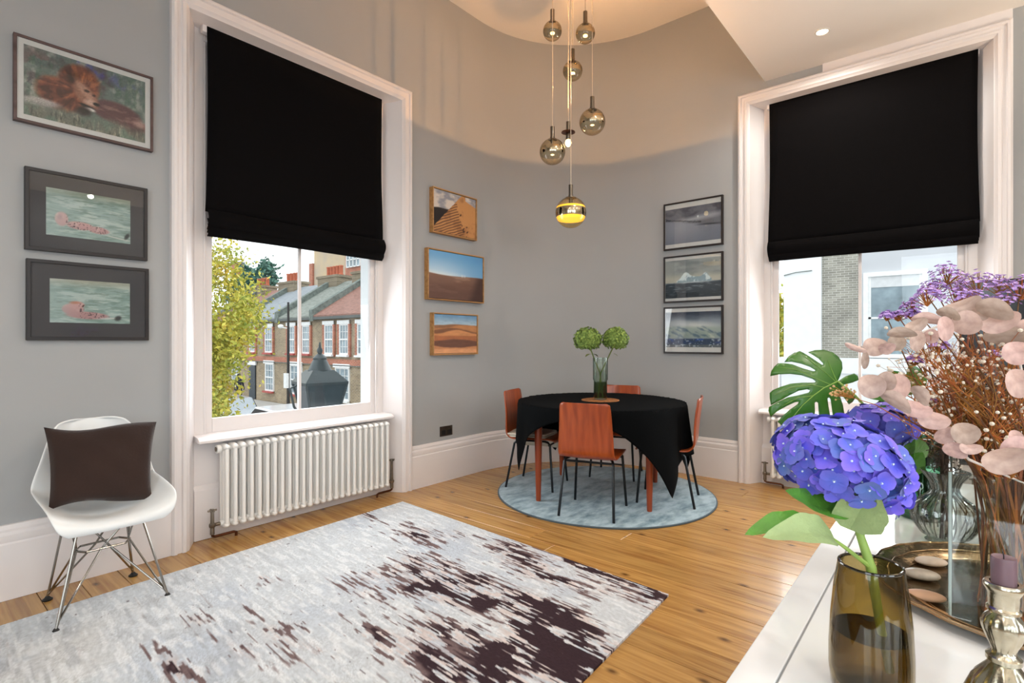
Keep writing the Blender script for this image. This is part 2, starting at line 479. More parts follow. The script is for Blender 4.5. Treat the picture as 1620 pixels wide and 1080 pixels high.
# ceilings: the high one over the corner, the lower one over the camera
tag(MB().box(ROOM_X0 - .3, WX + TH, ROOM_Y0 - .3, WY + TH, CEIL, CEIL + .2).build('ceiling', M_ceil), kind='structure')
tag(MB().box(ROOM_X0, WX, ROOM_Y0, SOFF_Y, SOFF, CEIL).build('ceiling_soffit', M_ceil), kind='structure')
tag(MB().box(WX - .012, WX, W2C - HALF, .82, W2T - .01, SOFF).build('trim_1', M_white), kind='structure')

# floor: every board is its own piece
fl = MB().box(ROOM_X0 - .3, WX + .1, ROOM_Y0 - .3, WY + .16, -0.10, -0.024).build('floor', M_sub)
tag(fl, kind='structure')
x = ROOM_X0
bi = 0
frng = random.Random(5)
while x < WX + .09:
    w = frng.choice([.148, .156, .162, .17])
    x1 = min(x + w, WX + .10)
    def yend(xx):
        return WY + .14 if xx <= CX else CY + math.sqrt(max((CR + .08)**2 - (xx - CX)**2, 0.0004)) if xx < WX - .05 else CY + .25
    ytop = min(yend(x), yend(x1)) if x > W1C + 1 else WY + .14
    cut = frng.uniform(-1.6, 2.6)
    for (ya, yb) in ((ROOM_Y0, cut), (cut, ytop)):
        h = frng.uniform(-.0012, .0)
        b = MB().box(-(x1-x)/2 + .0012, (x1-x)/2 - .0012, 0, yb - ya - .0015, -.022, 0)
        o = b.build('floorboard', M_floor, fl, bevel=.0015, bseg=1)
        o.location = ((x + x1)/2, ya, h)
    x = x1

# skirting boards
SK = [(0, 0), (-.030, 0), (-.030, .262), (-.024, .270), (-.027, .278), (-.027, .305), (-.018, .318), (-.020, .330), (-.012, .350), (0, .352)]
def skirting(name, path):
    n = len(path); pts = [Vector((*p, 0)) for p in path]; vs = []; fs = []; m = len(SK)
    for i in range(n):
        a = pts[max(i-1, 0)]; b = pts[min(i+1, n-1)]; d = (b - a).normalized(); nm = Vector((-d.y, d.x, 0))
        for (o, z) in SK:
            q = pts[i] + nm * o; vs.append((q.x, q.y, z))
    for i in range(n - 1):
        for k in range(m):
            k2 = (k + 1) % m; fs.append((i*m+k, (i+1)*m+k, (i+1)*m+k2, i*m+k2))
    fs.append(tuple(range(m))); fs.append(tuple((n-1)*m + k for k in range(m - 1, -1, -1)))
    o = MB().add(vs, fs).build(name, M_white, smooth=True, angle=25)
    return tag(o, kind='structure')
skirting('baseboard_left', [(ROOM_X0 + .02, WY), (W1C - HALF, WY)])
skirting('baseboard_corner', [(W1C + HALF, WY)] + arc() + [(WX, W2C + HALF)])
skirting('baseboard_right', [(WX, W2C - HALF), (WX, ROOM_Y0 + .02)])

# ------------------------------------------------------------------ the two tall sash windows
ARCH = [(0, 0), (0, -.034), (.012, -.044), (.026, -.044), (.031, -.030), (.052, -.030), (.057, -.040), (.074, -.040), (.080, -.032), (.095, -.022), (.095, 0)]
def sash_window(name, loc, rz, top):
    e = empty(name, loc, rz, kind='structure')
    # architrave: one moulding swept up, over and down
    m = len(ARCH); vs = []; fs = []
    for (cx, cz, sx, sz) in ((-HALF, 0, 1, 0), (-HALF, top, 1, -1), (HALF, top, -1, -1), (HALF, 0, -1, 0)):
        for (w, y) in ARCH: vs.append((cx + sx*w, y, cz + sz*w))
    for i in range(3):
        for k in range(m - 1): fs.append((i*m+k, (i+1)*m+k, (i+1)*m+k+1, i*m+k+1))
    MB().add(vs, fs).build('architrave', M_white, e, smooth=True, angle=20)
    i0, i1 = HALF - .095, .69
    t0, t1 = top - .095, top - .115
    ln = MB()
    for s in (-1, 1):
        ln.add([(s*i0, -.02, 0), (s*i1, .14, 0), (s*i1, .14, t1), (s*i0, -.02, t0), (s*(i0+.02), -.02, 0), (s*(i1+.03), .14, 0), (s*(i1+.03), .14, t1), (s*(i0+.02), -.02, t0)],
               [(0,1,2,3), (4,7,6,5), (0,3,7,4), (1,5,6,2), (0,4,5,1), (3,2,6,7)])
    ln.build('side_lining', M_white, e)
    MB().add([(-i0, -.02, t0), (i0, -.02, t0), (i1, .14, t1), (-i1, .14, t1), (-i0, -.02, t0+.02), (i0, -.02, t0+.02), (i1, .14, t1+.02), (-i1, .14, t1+.02)],
             [(0,1,2,3), (4,7,6,5), (0,4,5,1), (1,5,6,2), (2,6,7,3), (3,7,4,0)]).build('head_lining', M_white, e)
    # box frame
    fr = MB(); fr.box(-.70, -.645, .125, .21, .60, top - .11); fr.box(.645, .70, .125, .21, .60, top - .11); fr.box(-.645, .645, .125, .21, top - .18, top - .11)
    fr.build('box_frame', M_white, e, bevel=.004)
    bd = MB(); bd.box(-.645, -.63, .128, .145, .64, top - .18); bd.box(.63, .645, .128, .145, .64, top - .18)
    bd.build('staff_bead', M_white, e, bevel=.004)
    mid = 1.93
    def sash(y0, y1, z0, z1, nm, rb):
        s = MB(); s.box(-.643, -.588, y0, y1, z0, z1); s.box(.588, .643, y0, y1, z0, z1); s.box(-.588, .588, y0, y1, z0, z0 + rb); s.box(-.588, .588, y0, y1, z1 - .045, z1)
        so = s.build(nm, M_white, e, bevel=.004)
        MB().box(-.011, .011, y0 + .006, y1 - .006, z0 + rb, z1 - .045).build('glazing_bar', M_white, so, bevel=.003)
        for (xa, xb) in ((-.588, -.011), (.011, .588)):
            MB().box(xa, xb, (y0+y1)/2 - .0015, (y0+y1)/2 + .0015, z0 + rb, z1 - .045).build('pane', M_pane, so)
    sash(.147, .177, .642, mid + .04, 'lower_sash', .093)
    sash(.180, .208, mid, top - .18, 'upper_sash', .045)
    sl = MB().add([(-.715, .0, .606), (.715, .0, .606), (.715, .0, .622), (-.715, .0, .622), (-.715, .03, .640), (.715, .03, .640), (.70, .21, .650), (-.70, .21, .650), (.70, .21, .606), (-.70, .21, .606)],
                  [(0,1,2,3), (3,2,5,4), (4,5,6,7), (0,9,8,1), (9,7,6,8), (0,3,4,7,9), (1,8,6,5,2)])
    sl.build('window_sill', M_white, e, bevel=.003)
    # panelled apron below the sill
    ap_ = MB(); ap_.box(-.72, .72, .115, .16, 0, .606)
    ap_.build('apron_panel', M_white, e)
    sk = MB().add([(-.71, .115, 0), (.71, .115, 0), (.71, .092, 0), (-.71, .092, 0), (-.71, .092, .305), (.71, .092, .305), (.71, .115, .335), (-.71, .115, .335)],
                  [(0,1,2,3), (3,2,5,4), (4,5,6,7), (0,7,6,1), (0,3,4,7), (1,6,5,2)])
    sk.build('apron_skirting', M_white, e, bevel=.004)
    ex = MB()
    ex.box(-OP, -.655, .215, TH + .005, -.3, W1T); ex.box(.655, OP, .215, TH + .005, -.3, W1T); ex.box(-.655, .655, .215, TH + .005, -.3, .60); ex.box(-.655, .655, .215, TH + .005, top - .17, top)
    ex.build('outer_reveal', M_render, e)
    MB().box(-.75, .75, .215, TH + .08, .57, .625).build('outer_sill', M_render, e, bevel=.006)
    return e
sash_window('window_1', (W1C, WY, 0), 0, W1T)
sash_window('window_2', (WX, W2C, 0), -math.pi/2, W2T)

# ------------------------------------------------------------------ roman blinds
def roman_blind(loc, rz, x0, x1, ztop, zbot, label):
    e = empty('roman_blind', loc, rz, label, 'blind', 'black roman blinds')
    yf = .060
    def panel(u, v):
        xx = x0 + (x1 - x0) * u; z = zbot + .15 + (ztop - zbot - .15) * v
        edge = (1 - v) ** 2 * .010
        xx += (u - .5) * 2 * edge - (u - .5) * .012 * math.sin(v * math.pi)
        return (xx, yf - .004 * math.sin(v * 3.1 * math.pi) * (1 - v) - .004 * math.sin(u * 2 * math.pi) * v * (1 - v) , z)
    MB().grid(panel, 16, 24).build('fabric_panel', M_black, e, smooth=True, solid=.004)
    for k, (za, zb, dy, dx) in enumerate(((.0, .075, .030, .0), (.018, .105, .022, .003), (.036, .160, .034, .006))):
        def fold(u, v, za=za, zb=zb, dy=dy, dx=dx):
            a = v * math.pi
            z = zbot + za + (zb - za) * (1 - v)
            yy = yf - dy * math.sin(min(a * .9 + .25, math.pi)) - .006 * k
            return (x0 - dx + (x1 - x0 + 2*dx) * u, yy, z + .003 * math.sin(u * 5 + k))
        MB().grid(fold, 14, 10).build('fold', M_black, e, smooth=True, solid=.004)
    MB().box(x0 - .022, x1 + .006, yf + .004, yf + .05, ztop - .035, ztop + .006).build('headrail', M_white, e, bevel=.003)
    return e
roman_blind((W1C, WY, 0), 0, -.650, .638, 3.15, 1.865, 'black roman blind half lowered over the window with the street view')
roman_blind((WX, W2C, 0), -math.pi/2, -.640, .700, 3.24, 1.90, 'black roman blind half lowered over the window behind the flowers')

# ------------------------------------------------------------------ column radiators
def rad_section():
    mb = MB()
    ys = (-.018, .020, .058)
    for y in ys: mb.tube([(0, y, .10), (0, y, .56)], .0128, 10, False)
    for z, s in ((.56, 1), (.10, -1)):
        pts = []
        for k in range(9):
            a = math.pi * k / 8
            pts.append((0, .020 - .045*math.cos(a) , z + s * .012 * math.sin(a)))
        mb.tube(pts, [.0125, .0165] + [.0185]*5 + [.0165, .0125], 10)
        mb.tube([(-.0255, .020, z), (.0255, .020, z)], .017, 10)
    return mb
sec_me = rad_section().mesh('section', smooth=True); sec_me.materials.append(M_rad)
def radiator(loc, rz, x0, n, label):
    e = empty('column_radiator', loc, rz, label, 'radiator', 'column radiators under the windows')
    for k in range(n): share('section', sec_me, e, (x0 + .025 + k*.05, 0, 0))
    x1 = x0 + n*.05
    v = MB(); v.tube([(x0 - .022, .02, .56), (x0, .02, .56)], .026, 14); v.build('end_plug', M_rad, e, smooth=True)
    v = MB(); v.lathe([(.012, 0), (.016, .004), (.006, .006)], 8); pl = v.build('plug_face', M_brass, e); pl.location = (x0 - .022, .02, .56); pl.rotation_euler = (0, -math.pi/2, 0)
    for xa, s, zt in ((x0, -1, .19), (x1, 1, .27)):
        w = MB()
        w.tube([(xa, .02, .10), (xa + s*.05, .02, .10)], .011, 10)
        w.tube([(xa + s*.045, .02, .045), (xa + s*.045, .02, zt)], [.013, .010], 10)
        w.lathe([(.016, 0), (.019, .006), (.019, .02), (.012, .026)], 10, (xa + s*.045, .02, .088))
        vo = w.build('valve', M_brass, e, smooth=True)
        h = MB(); h.tube([(xa + s*.045 - .025, .02, zt), (xa + s*.045 + .025, .02, zt)], .006, 8); h.tube([(xa + s*.045, -.005, zt), (xa + s*.045, .045, zt)], .006, 8)
        h.lathe([(.012, -.012), (.010, .008)], 10, (xa + s*.045, .02, zt)); h.build('valve_handle', M_brass, vo, smooth=True)
        p = MB(); p.tube([(xa + s*.045, .02, .05), (xa + s*.045, .02, .036), (xa + s*.03, .02, .028), (xa - s*.08, .02, .028), (xa - s*.095, .02, .022), (xa - s*.095, .02, 0)], .0085, 8)
        p.build('pipe', M_copper, e, smooth=True)
    for xa in (x0 + .12, x1 - .12):
        MB().box(xa - .012, xa + .012, .058, .118, .30, .36).build('wall_bracket', M_rad, e)
    return e
radiator((W1C, WY, 0), 0, -.59, 25, 'long cream column radiator under the window beside the white chair')
radiator((WX, W2C, 0), -math.pi/2, -.62, 25, 'cream column radiator behind the big monstera leaf')

# ------------------------------------------------------------------ double socket on the wall
e = empty('wall_socket', (3.215, WY, .39), 0, 'dark bronze double wall socket just above the skirting board', 'socket')
M_bronze = mat('bronze_plate', '#5b5148', rough=0.35, metal=0.8, var=0.1, scale=20)
M_dk = mat('black_plastic', '#161515', rough=0.5)
MB().box(-.073, .073, -.008, 0, 0, .086).build('plate', M_bronze, e, bevel=.002)
for s in (-1, 1):
    MB().box(s*.034 - .022, s*.034 + .022, -.0095, -.008, .012, .052).build('outlet', M_dk, e, bevel=.001)
    MB().box(s*.05 - .007, s*.05 + .007, -.012, -.008, .058, .076).build('rocker_switch', M_bronze, e, bevel=.001)

# ------------------------------------------------------------------ downlights in the lower ceiling
M_ring = mat('white_metal_ring', '#e8e2d8', rough=0.35)
M_lampface = mat('lit_lamp_face', '#fff1d8', emit='#ffe7c0', estr=14)
DL = [(4.305, .736), (2.6, .736), (.1, .736), (-1.6, .736), (2.6, -1.3), (.9, -1.3), (-.9, -1.3), (2.04, -3.1)]  # first is in view, last inferred from a reflection, the rest added for fill
for k, (dx, dy) in enumerate(DL):
    e = empty('downlight', (dx, dy, SOFF), 0, None, 'downlight', 'downlights in the lower ceiling')
    e['label'] = 'small round lit downlight in the lower ceiling above the right window' if k == 0 else 'unseen round lit downlight added to the lower ceiling for room light'
    MB().lathe([(.036, -.001), (.038, -.006), (.048, -.005), (.050, 0)], 24).build('trim_ring', M_ring, e, smooth=True)
    MB().lathe([(.0001, -.003), (.034, -.002), (.036, -.0005)], 20).build('lamp_face', M_lampface, e)
    d = bpy.data.lights.new('downlight_beam', 'SPOT'); d.energy = 46; d.color = (1.0, .93, .84); d.spot_size = math.radians(168); d.spot_blend = .5; d.shadow_soft_size = .035
    lo = bpy.data.objects.new('downlight_beam', d); C.objects.link(lo); lo.parent = e; lo.location = (0, 0, -.02)

# ------------------------------------------------------------------ unseen uplighters added to brighten the lower ceiling and fill the room
M_lampmetal = mat('satin_black_lamp_metal', '#1d1c1b', rough=.4, metal=.6)
for k, (lx, ly, lab) in enumerate(((3.5, -1.9, 'unseen tall black uplighter added near the right wall to fill the room'), (-.6, -1.6, 'unseen tall black uplighter added on the open floor to fill the room'))):
    e = empty('fill_uplighter', (lx, ly, 0), 0, lab, 'lamp', 'added fill uplighters')
    MB().lathe([(.0001, 0), (.14, 0), (.14, .012), (.02, .025), (.0001, .025)], 32).build('base', M_lampmetal, e, smooth=True)
    MB().tube([(0, 0, .02), (0, 0, 1.78)], .012, 12).build('pole', M_lampmetal, e, smooth=True)
    MB().lathe([(.014, 1.77), (.05, 1.785), (.11, 1.82), (.155, 1.87), (.152, 1.872), (.105, 1.825), (.045, 1.792), (.0001, 1.79)], 36).build('bowl_shade', M_lampmetal, e, smooth=True)
    MB().sphere((0, 0, 1.825), .028, 14, 10).build('bulb', M_lampface, e, smooth=True)
    d = bpy.data.lights.new('uplighter_fill', 'SPOT'); d.energy = (190, 130)[k]; d.color = (1.0, .86, .70); d.spot_size = math.radians(150); d.spot_blend = .6; d.shadow_soft_size = .06
    lo = bpy.data.objects.new('uplighter_fill', d); C.objects.link(lo); lo.parent = e; lo.location = (0, 0, 1.88); lo.rotation_euler = (math.pi, 0, 0)
# ================================================================== FRAMED PHOTOGRAPHS
M_print = attr_mat('photographic_print', rough=0.55)
M_pglass = glass('picture_glass', '#f4f6f6', gloss=0.10, ior=1.45)
M_matw = mat('white_card_mount', '#e9e4e2', rough=0.9, var=0.01)
M_matb = mat('charcoal_card_mount', '#4a474c', rough=0.9, var=0.03)
M_fr_brown = wood_mat('dark_brown_frame', '#5a4644', '#43302e', axis='X', knots=False, rand=0, rough=.4)
M_fr_black = mat('black_frame_paint', '#201c1e', rough=0.4, var=0.1)
M_fr_dark = mat('dark_walnut_frame', '#241a19', rough=0.4, var=0.15, scale=30)
M_fr_oak = wood_mat('oak_tray_frame', '#b98a54', '#976a38', axis='X', knots=False, rand=.05, rough=.5)

def print_grid(w, h, img):
    H, W = img.shape[:2]
    xs = np.linspace(-w/2, w/2, W); zs = np.linspace(h, 0, H)
    X, Z = np.meshgrid(xs, zs)
    vs = np.stack([X.ravel(), np.zeros(W*H), Z.ravel()], 1)
    idx = np.arange(W*H).reshape(H, W)
    fs = np.stack([idx[1:, :-1].ravel(), idx[1:, 1:].ravel(), idx[:-1, 1:].ravel(), idx[:-1, :-1].ravel()], 1)
    me = bpy.data.meshes.new('print'); me.from_pydata(vs.tolist(), [], fs.tolist())
    a = me.color_attributes.new('print', 'FLOAT_COLOR', 'POINT')
    col = np.ones((W*H, 4), np.float32); col[:, :3] = lin_np(img).reshape(-1, 3)
    a.data.foreach_set('color', col.ravel())
    me.materials.append(M_print); me.update()
    return me

def picture(label, loc, rz, w, h, frame_m, fw, depth, mount_m, mx, mzt, mzb, img, glazed=True, tray=False):
    """loc: bottom centre on the wall; local -y faces the room"""
    e = empty('framed_picture', loc, rz, label, 'picture')
    y0 = -depth
    o = [(-w/2, 0), (w/2, 0), (w/2, h), (-w/2, h)]; i = [(-w/2+fw, fw), (w/2-fw, fw), (w/2-fw, h-fw), (-w/2+fw, h-fw)]
    vs = [(x, y0, z) for x, z in o] + [(x, y0, z) for x, z in i] + [(x, 0, z) for x, z in o] + [(x, 0, z) for x, z in i]
    fs = []
    for k in range(4):
        k2 = (k+1) % 4
        fs += [(k, k2, 4+k2, 4+k), (k, 8+k, 8+k2, k2), (4+k, 4+k2, 12+k2, 12+k), (8+k, 12+k, 12+k2, 8+k2)]
    MB().add(vs, fs).build('frame', frame_m, e, bevel=.0015, bseg=1)
    rec = .006
    g = .004 if tray else 0
    MB().box(-w/2+fw+g, w/2-fw-g, y0 + rec + .002, -.002, fw+g, h-fw-g).build('mount' if mount_m else 'backing_board', mount_m or M_dk, e)
    pw, ph = w - 2*fw - 2*mx - 2*g, h - 2*fw - mzt - mzb - 2*g
    p = share('print', print_grid(pw, ph, img), e, (0, y0 + rec + .0008, fw + g + mzb))
    if glazed:
        MB().box(-w/2+fw, w/2-fw, y0 + rec - .004, y0 + rec - .002, fw, h-fw).build('glass_pane', M_pglass, e)
    return e

def uv(W, H):
    return np.meshgrid(np.linspace(0, 1, W), np.linspace(0, 1, H))
def base(W, H, col):
    c = np.array([int(col.lstrip('#')[i:i+2], 16)/255 for i in (0, 2, 4)]); return np.ones((H, W, 3)) * c

def paint_lion():
    W, H = 190, 120; U, V = uv(W, H)
    im = base(W, H, '#5d6a66')
    im = mixc(im, '#8b8f88', sstep(.45, .75, fbm(U, V, 14, 7, 1)))
    im = mixc(im, '#4b4347', sstep(.5, .8, fbm(U, V, 8, 5, 2)))
    im = mixc(im, '#3d5a4a', .6*sstep(.5, .75, fbm(U, V, 20, 5, 3)))
    im = mixc(im, '#413f8e', .85*ell(U, V, .54, .05, .16, .10, .25, .5)*sstep(.3, .6, fbm(U, V, 12, 6, 5)))
    im = mixc(im, '#6a6aa8', .5*ell(U, V, .80, .16, .14, .07, .3, .6)*sstep(.4, .6, fbm(U, V, 14, 8, 6)))
    im = mixc(im, '#7d5558', .6*ell(U, V, .10, .16, .18, .12, .2, .8)*sstep(.45, .6, fbm(U, V, 14, 10, 7)))
    im = mixc(im, '#a59c92', .55*ell(U, V, .08, .62, .2, .2, 0, .8)*sstep(.4, .6, fbm(U, V, 30, 10, 8)))
    # body
    body = np.maximum(ell(U, V, .74, .64, .22, .17, .22, .12), ell(U, V, .92, .80, .14, .12, .3, .15))
    im = mixc(im, '#5a3a3c', body)
    im = mixc(im, '#8a6a66', body*sstep(.5, .75, fbm(U, V, 9, 22, 9))*.7)
    im = mixc(im, '#b18f86', .8*ell(U, V, .95, .72, .06, .05, .4, .5))
    im = mixc(im, '#2a191c', .8*ell(U, V, .93, .88, .09, .06, .2, .4))
    # mane
    ang = np.arctan2(V - .45, (U - .44)*1.6); rad = np.hypot((U - .44)*1.6, V - .45)
    st = .55*fbm((ang + np.pi)/(2*np.pi), rad, 34, 5, 12, 3) + .45*fbm(U, V, 26, 9, 13)
    mane = np.maximum(ell(U, V, .42, .36, .17, .30, .1, .12), ell(U, V, .28, .58, .19, .24, -.2, .14))
    im = mixc(im, '#6b3a2b', mane); im = mixc(im, '#9a5a3e', mane*sstep(.48, .66, st)*.75); im = mixc(im, '#3a201d', mane*sstep(.5, .66, 1 - st)*.7)
    im = mixc(im, '#2a1412', .9*ell(U, V, .37, .28, .035, .09, .2, .5))
    im = mixc(im, '#c07a45', .55*ell(U, V, .46, .24, .10, .07, -.3, .8)*sstep(.4, .7, st))
    # face
    im = mixc(im, '#8a5d4d', ell(U, V, .48, .50, .085, .19, -.35, .15))
    im = mixc(im, '#b48a78', .75*ell(U, V, .475, .44, .04, .14, -.5, .4))
    im = mixc(im, '#2b1715', ell(U, V, .485, .42, .022, .02, .2, .4)); im = mixc(im, '#2b1715', .8*ell(U, V, .545, .46, .014, .018, .2, .4))
    im = mixc(im, '#c9a798', .8*ell(U, V, .515, .58, .05, .045, 0, .4)); im = mixc(im, '#17100f', ell(U, V, .565, .585, .028, .025, .3, .3))
    im = mixc(im, '#160d0d', ell(U, V, .49, .655, .07, .022, .35, .3)); im = mixc(im, '#e0d4ce', ell(U, V, .51, .69, .045, .025, .1, .35)); im = mixc(im, '#1d1213', .9*ell(U, V, .46, .74, .06, .07, .2, .4))
    # foreground
    im = mixc(im, '#b3a7a6', .9*ell(U, V, .12, .77, .15, .06, -.1, .3))
    fg = sstep(.72, .92, V + .12*(fbm(U, V, 24, 4, 20) - .5))
    im = mixc(im, '#6c6a5f', fg*.85); im = mixc(im, '#a29a88', fg*sstep(.55, .75, fbm(U, V, 60, 9, 21))*.8); im = mixc(im, '#3b3c39', fg*sstep(.55, .75, fbm(U, V, 50, 10, 22))*.7)
    im = mixc(im, '#5f8172', fg*sstep(.5, .7, fbm(U, V, 10, 4, 23))*.45)
    return np.clip(im * (1.0 + .34*vnoise(U, V, 180, 110, 30))[..., None], 0, 1)

def paint_cheetah(back):
    W, H = 150, 84; U, V = uv(W, H)
    im = base(W, H, '#9db3ae')
    im = mixc(im, '#c3d0cc', sstep(.45, .7, fbm(U, V, 4, 9, 41 + back)))
    im = mixc(im, '#7d958a', .7*sstep(.5, .7, fbm(U, V, 5, 26, 44 + back)))
    im = mixc(im, '#6d8377', .55*sstep(.55, .75, fbm(U, V, 9, 50, 47 + back)))
    if back == 0:
        im = mixc(im, '#8b9180', .6*sstep(.25, .0, V)); cx, hx = .42, .17
        parts = [(.17, .63, .075, .15, 0), (.38, .73, .16, .085, .05), (.60, .78, .13, .075, .12)]
        tail = ell(U, V, .83, .90, .16, .015, .22, .5); tip = ell(U, V, .955, .84, .025, .07, .3, .4)
    else:
        im = mixc(im, '#c8b8a2', .6*sstep(.22, .0, V))
        parts = [(.27, .68, .13, .13, .2), (.45, .82, .26, .085, .07), (.32, .58, .09, .085, .1)]
        tail = ell(U, V, .72, .88, .14, .02, -.1, .5); tip = ell(U, V, .84, .87, .04, .06, .3, .4)
    b = np.zeros_like(U)
    for (x, y, rx, ry, r) in parts: b = np.maximum(b, ell(U, V, x, y, rx, ry, r, .12))
    im = mixc(im, '#d9a7a4', b); im = mixc(im, '#efccc4', .7*b*sstep(.45, .6, fbm(U, V, 6, 5, 51)))
    im = mixc(im, '#a2767c', .5*b*sstep(.6, .95, V + .1*(back)))
    sp = vnoise(U, V, 75, 48, 55 + back)
    im = mixc(im, '#4a3239', .8*b*sstep(.66, .82, sp)*(U > (.22 if back == 0 else .34)))
    im = mixc(im, '#e4dfdc', tail*.8); im = mixc(im, '#262628', tip*.9)
    if back: im = mixc(im, '#5a3430', ell(U, V, .395, .60, .012, .03, .3, .4)); im = mixc(im, '#c0714f', .7*ell(U, V, .29, .53, .06, .03, 0, .5))
    else: im = mixc(im, '#b98f92', .7*ell(U, V, .15, .60, .03, .05, 0, .5))
    im = mixc(im, '#c5d3d4', .35*sstep(.45, .0, U))
    return im

def paint_dune(kind):
    W, H = 110, 76; U, V = uv(W, H)
    if kind == 0:     # ridge with long shadows and footprints
        im = base(W, H, '#cfc6bd'); im = mixc(im, '#8d8f98', sstep(.4, .7, fbm(U, V, 5, 7, 61)))
        hor = .42 - .10*sstep(.3, .85, U) + .25*np.clip(.1 - U, 0, 1)
        im = mixc(im, '#1d1413', sstep(hor - .015, hor + .015, V))
        rid = .86 - 1.02*(U - .02)/.74
        sand = ((V > rid) & (U < .74)) | (U >= .74) & (V > .10 + (U - .74)*.45)
        im = mixc(im, '#bf8a55', sand*1.0); im = mixc(im, '#8f5f37', sand*.6*sstep(.45, .7, fbm(U, V, 6, 4, 62)))
        crest = .56 + .24*(V - .4)*1.0
        sh = sand & (U < crest + .02*np.sin(V*30))
        st = np.sin((V*1.0 + U*.55)*95 + 3*vnoise(U, V, 6, 6, 63))
        im = mixc(im, '#4a2c20', sh*sstep(-.3, .6, st)*.7)
        fpm = sand & (U > crest) & (U < crest + .30*(V - .25))
        im = mixc(im, '#4a2c1c', fpm*sstep(.62, .75, vnoise(U + V*.6, V, 22, 16, 64)))
    elif kind == 1:   # wide plain under blue sky
        im = base(W, H, '#6aa2cf')
        im = mixc(im, '#bcd4e4', sstep(.0, .52, V)*sstep(1.1, .1, U)); im = mixc(im, '#4f8fc6', .6*sstep(.3, 1, U)*sstep(.35, 0, V)); im = mixc(im, '#dfe3e4', sstep(.38, .50, V)*.7*sstep(.9, .2, U))
        hor = .47 + .02*np.sin(U*5) + .02*U
        g = sstep(hor - .01, hor + .012, V)
        im = mixc(im, '#7d5d4d', g); im = mixc(im, '#a6846f', g*.7*sstep(.5, .7, fbm(U + V*.8, V, 3, 12, 71))); im = mixc(im, '#56392f', g*.75*sstep(.5, 1.0, V + .2*fbm(U, V, 5, 9, 72)))
        im = mixc(im, '#3c2620', sstep(.45, .50, V)*sstep(.80, .98, U + (V - .5)*.3)*.85)
        for fx in (.585, .61, .645): im = mixc(im, '#d8dde2', ell(U, V, fx, .47, .006, .03, 0, .5))
    else:             # layered dunes
        im = base(W, H, '#6b93b6'); im = mixc(im, '#9fb6c6', sstep(0, .24, V))
        L = [('#8f6242', .24 + .06*np.abs(U - .55)), ('#b47a4c', .30 + .05*np.sin(U*5 + 1)), ('#7d5236', .40 - .06*np.sin(U*4)), ('#c58756', .44 + .05*np.cos(U*6)), ('#a5653f', .54), ('#6b4636', .68 - .05*np.sin(U*3.2)), ('#c28256', .80 + .05*np.sin(U*3)), ('#d79a6c', .88)]
        for c, h in L: im = mixc(im, c, sstep(-.015, .02, V - h + .03*(fbm(U, V, 5, 3, 81) - .5)))
        im = im * (.9 + .2*fbm(U, V, 8, 20, 82))[..., None]
    return im

def paint_ice(kind):
    W, H = 110, 76; U, V = uv(W, H)
    if kind == 0:     # snow slope with a line of small birds
        im = base(W, H, '#6d6b74'); im = mixc(im, '#4d4b55', sstep(.45, .7, fbm(U, V, 4, 6, 91))*sstep(.5, .2, V)); im = mixc(im, '#b4b3b8', .8*ell(U, V, .55, .35, .6, .06, -.12, .9))
        sl = sstep(.02, .05, V - (.30 + .28*U)); im = mixc(im, '#80818d', sl); im = mixc(im, '#6c6e7c', sl*.7*sstep(.3, 1, V)); im = mixc(im, '#a3a4ae', .6*ell(U, V, .3, .55, .3, .3, 0, .9)*sl)
        for k in range(26):
            fx = .02 + k*.025; fy = .285 + .26*fx + .015*random.random()
            im = mixc(im, '#17181d', ell(U, V, fx, fy, .007, .024, 0, .4))
        im = mixc(im, '#2f3038', .8*ell(U, V, .82, .55, .2, .022, .08, .6)); im = mixc(im, '#ffffff', .7*ell(U, V, .60, .30, .012, .03, 0, .6))
    elif kind == 1:   # iceberg on dark sea
        im = base(W, H, '#999c9b'); im = mixc(im, '#6f7578', sstep(.45, .75, fbm(U, V, 3, 5, 95))*.6); im = mixc(im, '#c6bfae', .7*sstep(.3, .5, V))
        berg = ((V > .56 - .22*np.exp(-((U - .38)/.10)**2) - .17*np.exp(-((U - .74)/.07)**2) - .10*np.exp(-((U - .58)/.12)**2)) & (V < .60) & (U > .22) & (U < .84))*1.0
        im = mixc(im, '#d3dce0', berg); im = mixc(im, '#8fa1ab', berg*sstep(.45, .6, fbm(U, V, 14, 8, 96)))
        s = sstep(.585, .60, V); im = mixc(im, '#3a424b', s); im = mixc(im, '#6d7680', s*sstep(.55, .75, fbm(U, V, 9, 40, 97))); im = mixc(im, '#20262d', s*.6*sstep(.7, 1, V))
        im = mixc(im, '#cdd4d8', .8*ell(U, V, .52, .605, .40, .012, 0, .5))
    else:             # storm over a green ice shore
        im = base(W, H, '#8b929c'); im = mixc(im, '#30384a', sstep(.38, .10, V + .15*fbm(U, V, 4, 4, 101))); im = mixc(im, '#e2e0dc', .8*ell(U, V, .62, .42, .45, .10, .15, .8))
        g = sstep(.35, .48, V)*sstep(.80, .70, V); im = mixc(im, '#97a29a', g*.8); im = mixc(im, '#5f7280', g*sstep(.5, .68, fbm(U - V*.7, V, 9, 6, 102))); im = mixc(im, '#d9d6c6', g*.6*sstep(.55, .7, fbm(U - V*.5, V, 6, 6, 103)))
        b = sstep(.74, .78, V); im = mixc(im, '#33415f', b); im = mixc(im, '#2c4f9c', b*sstep(.55, .7, fbm(U, V, 8, 14, 104))*sstep(.92, .80, V)); im = mixc(im, '#5d6168', sstep(.90, .95, V))
        im = mixc(im, '#c9d2dc', .6*b*sstep(.66, .8, vnoise(U, V, 40, 28, 105)))
    return im

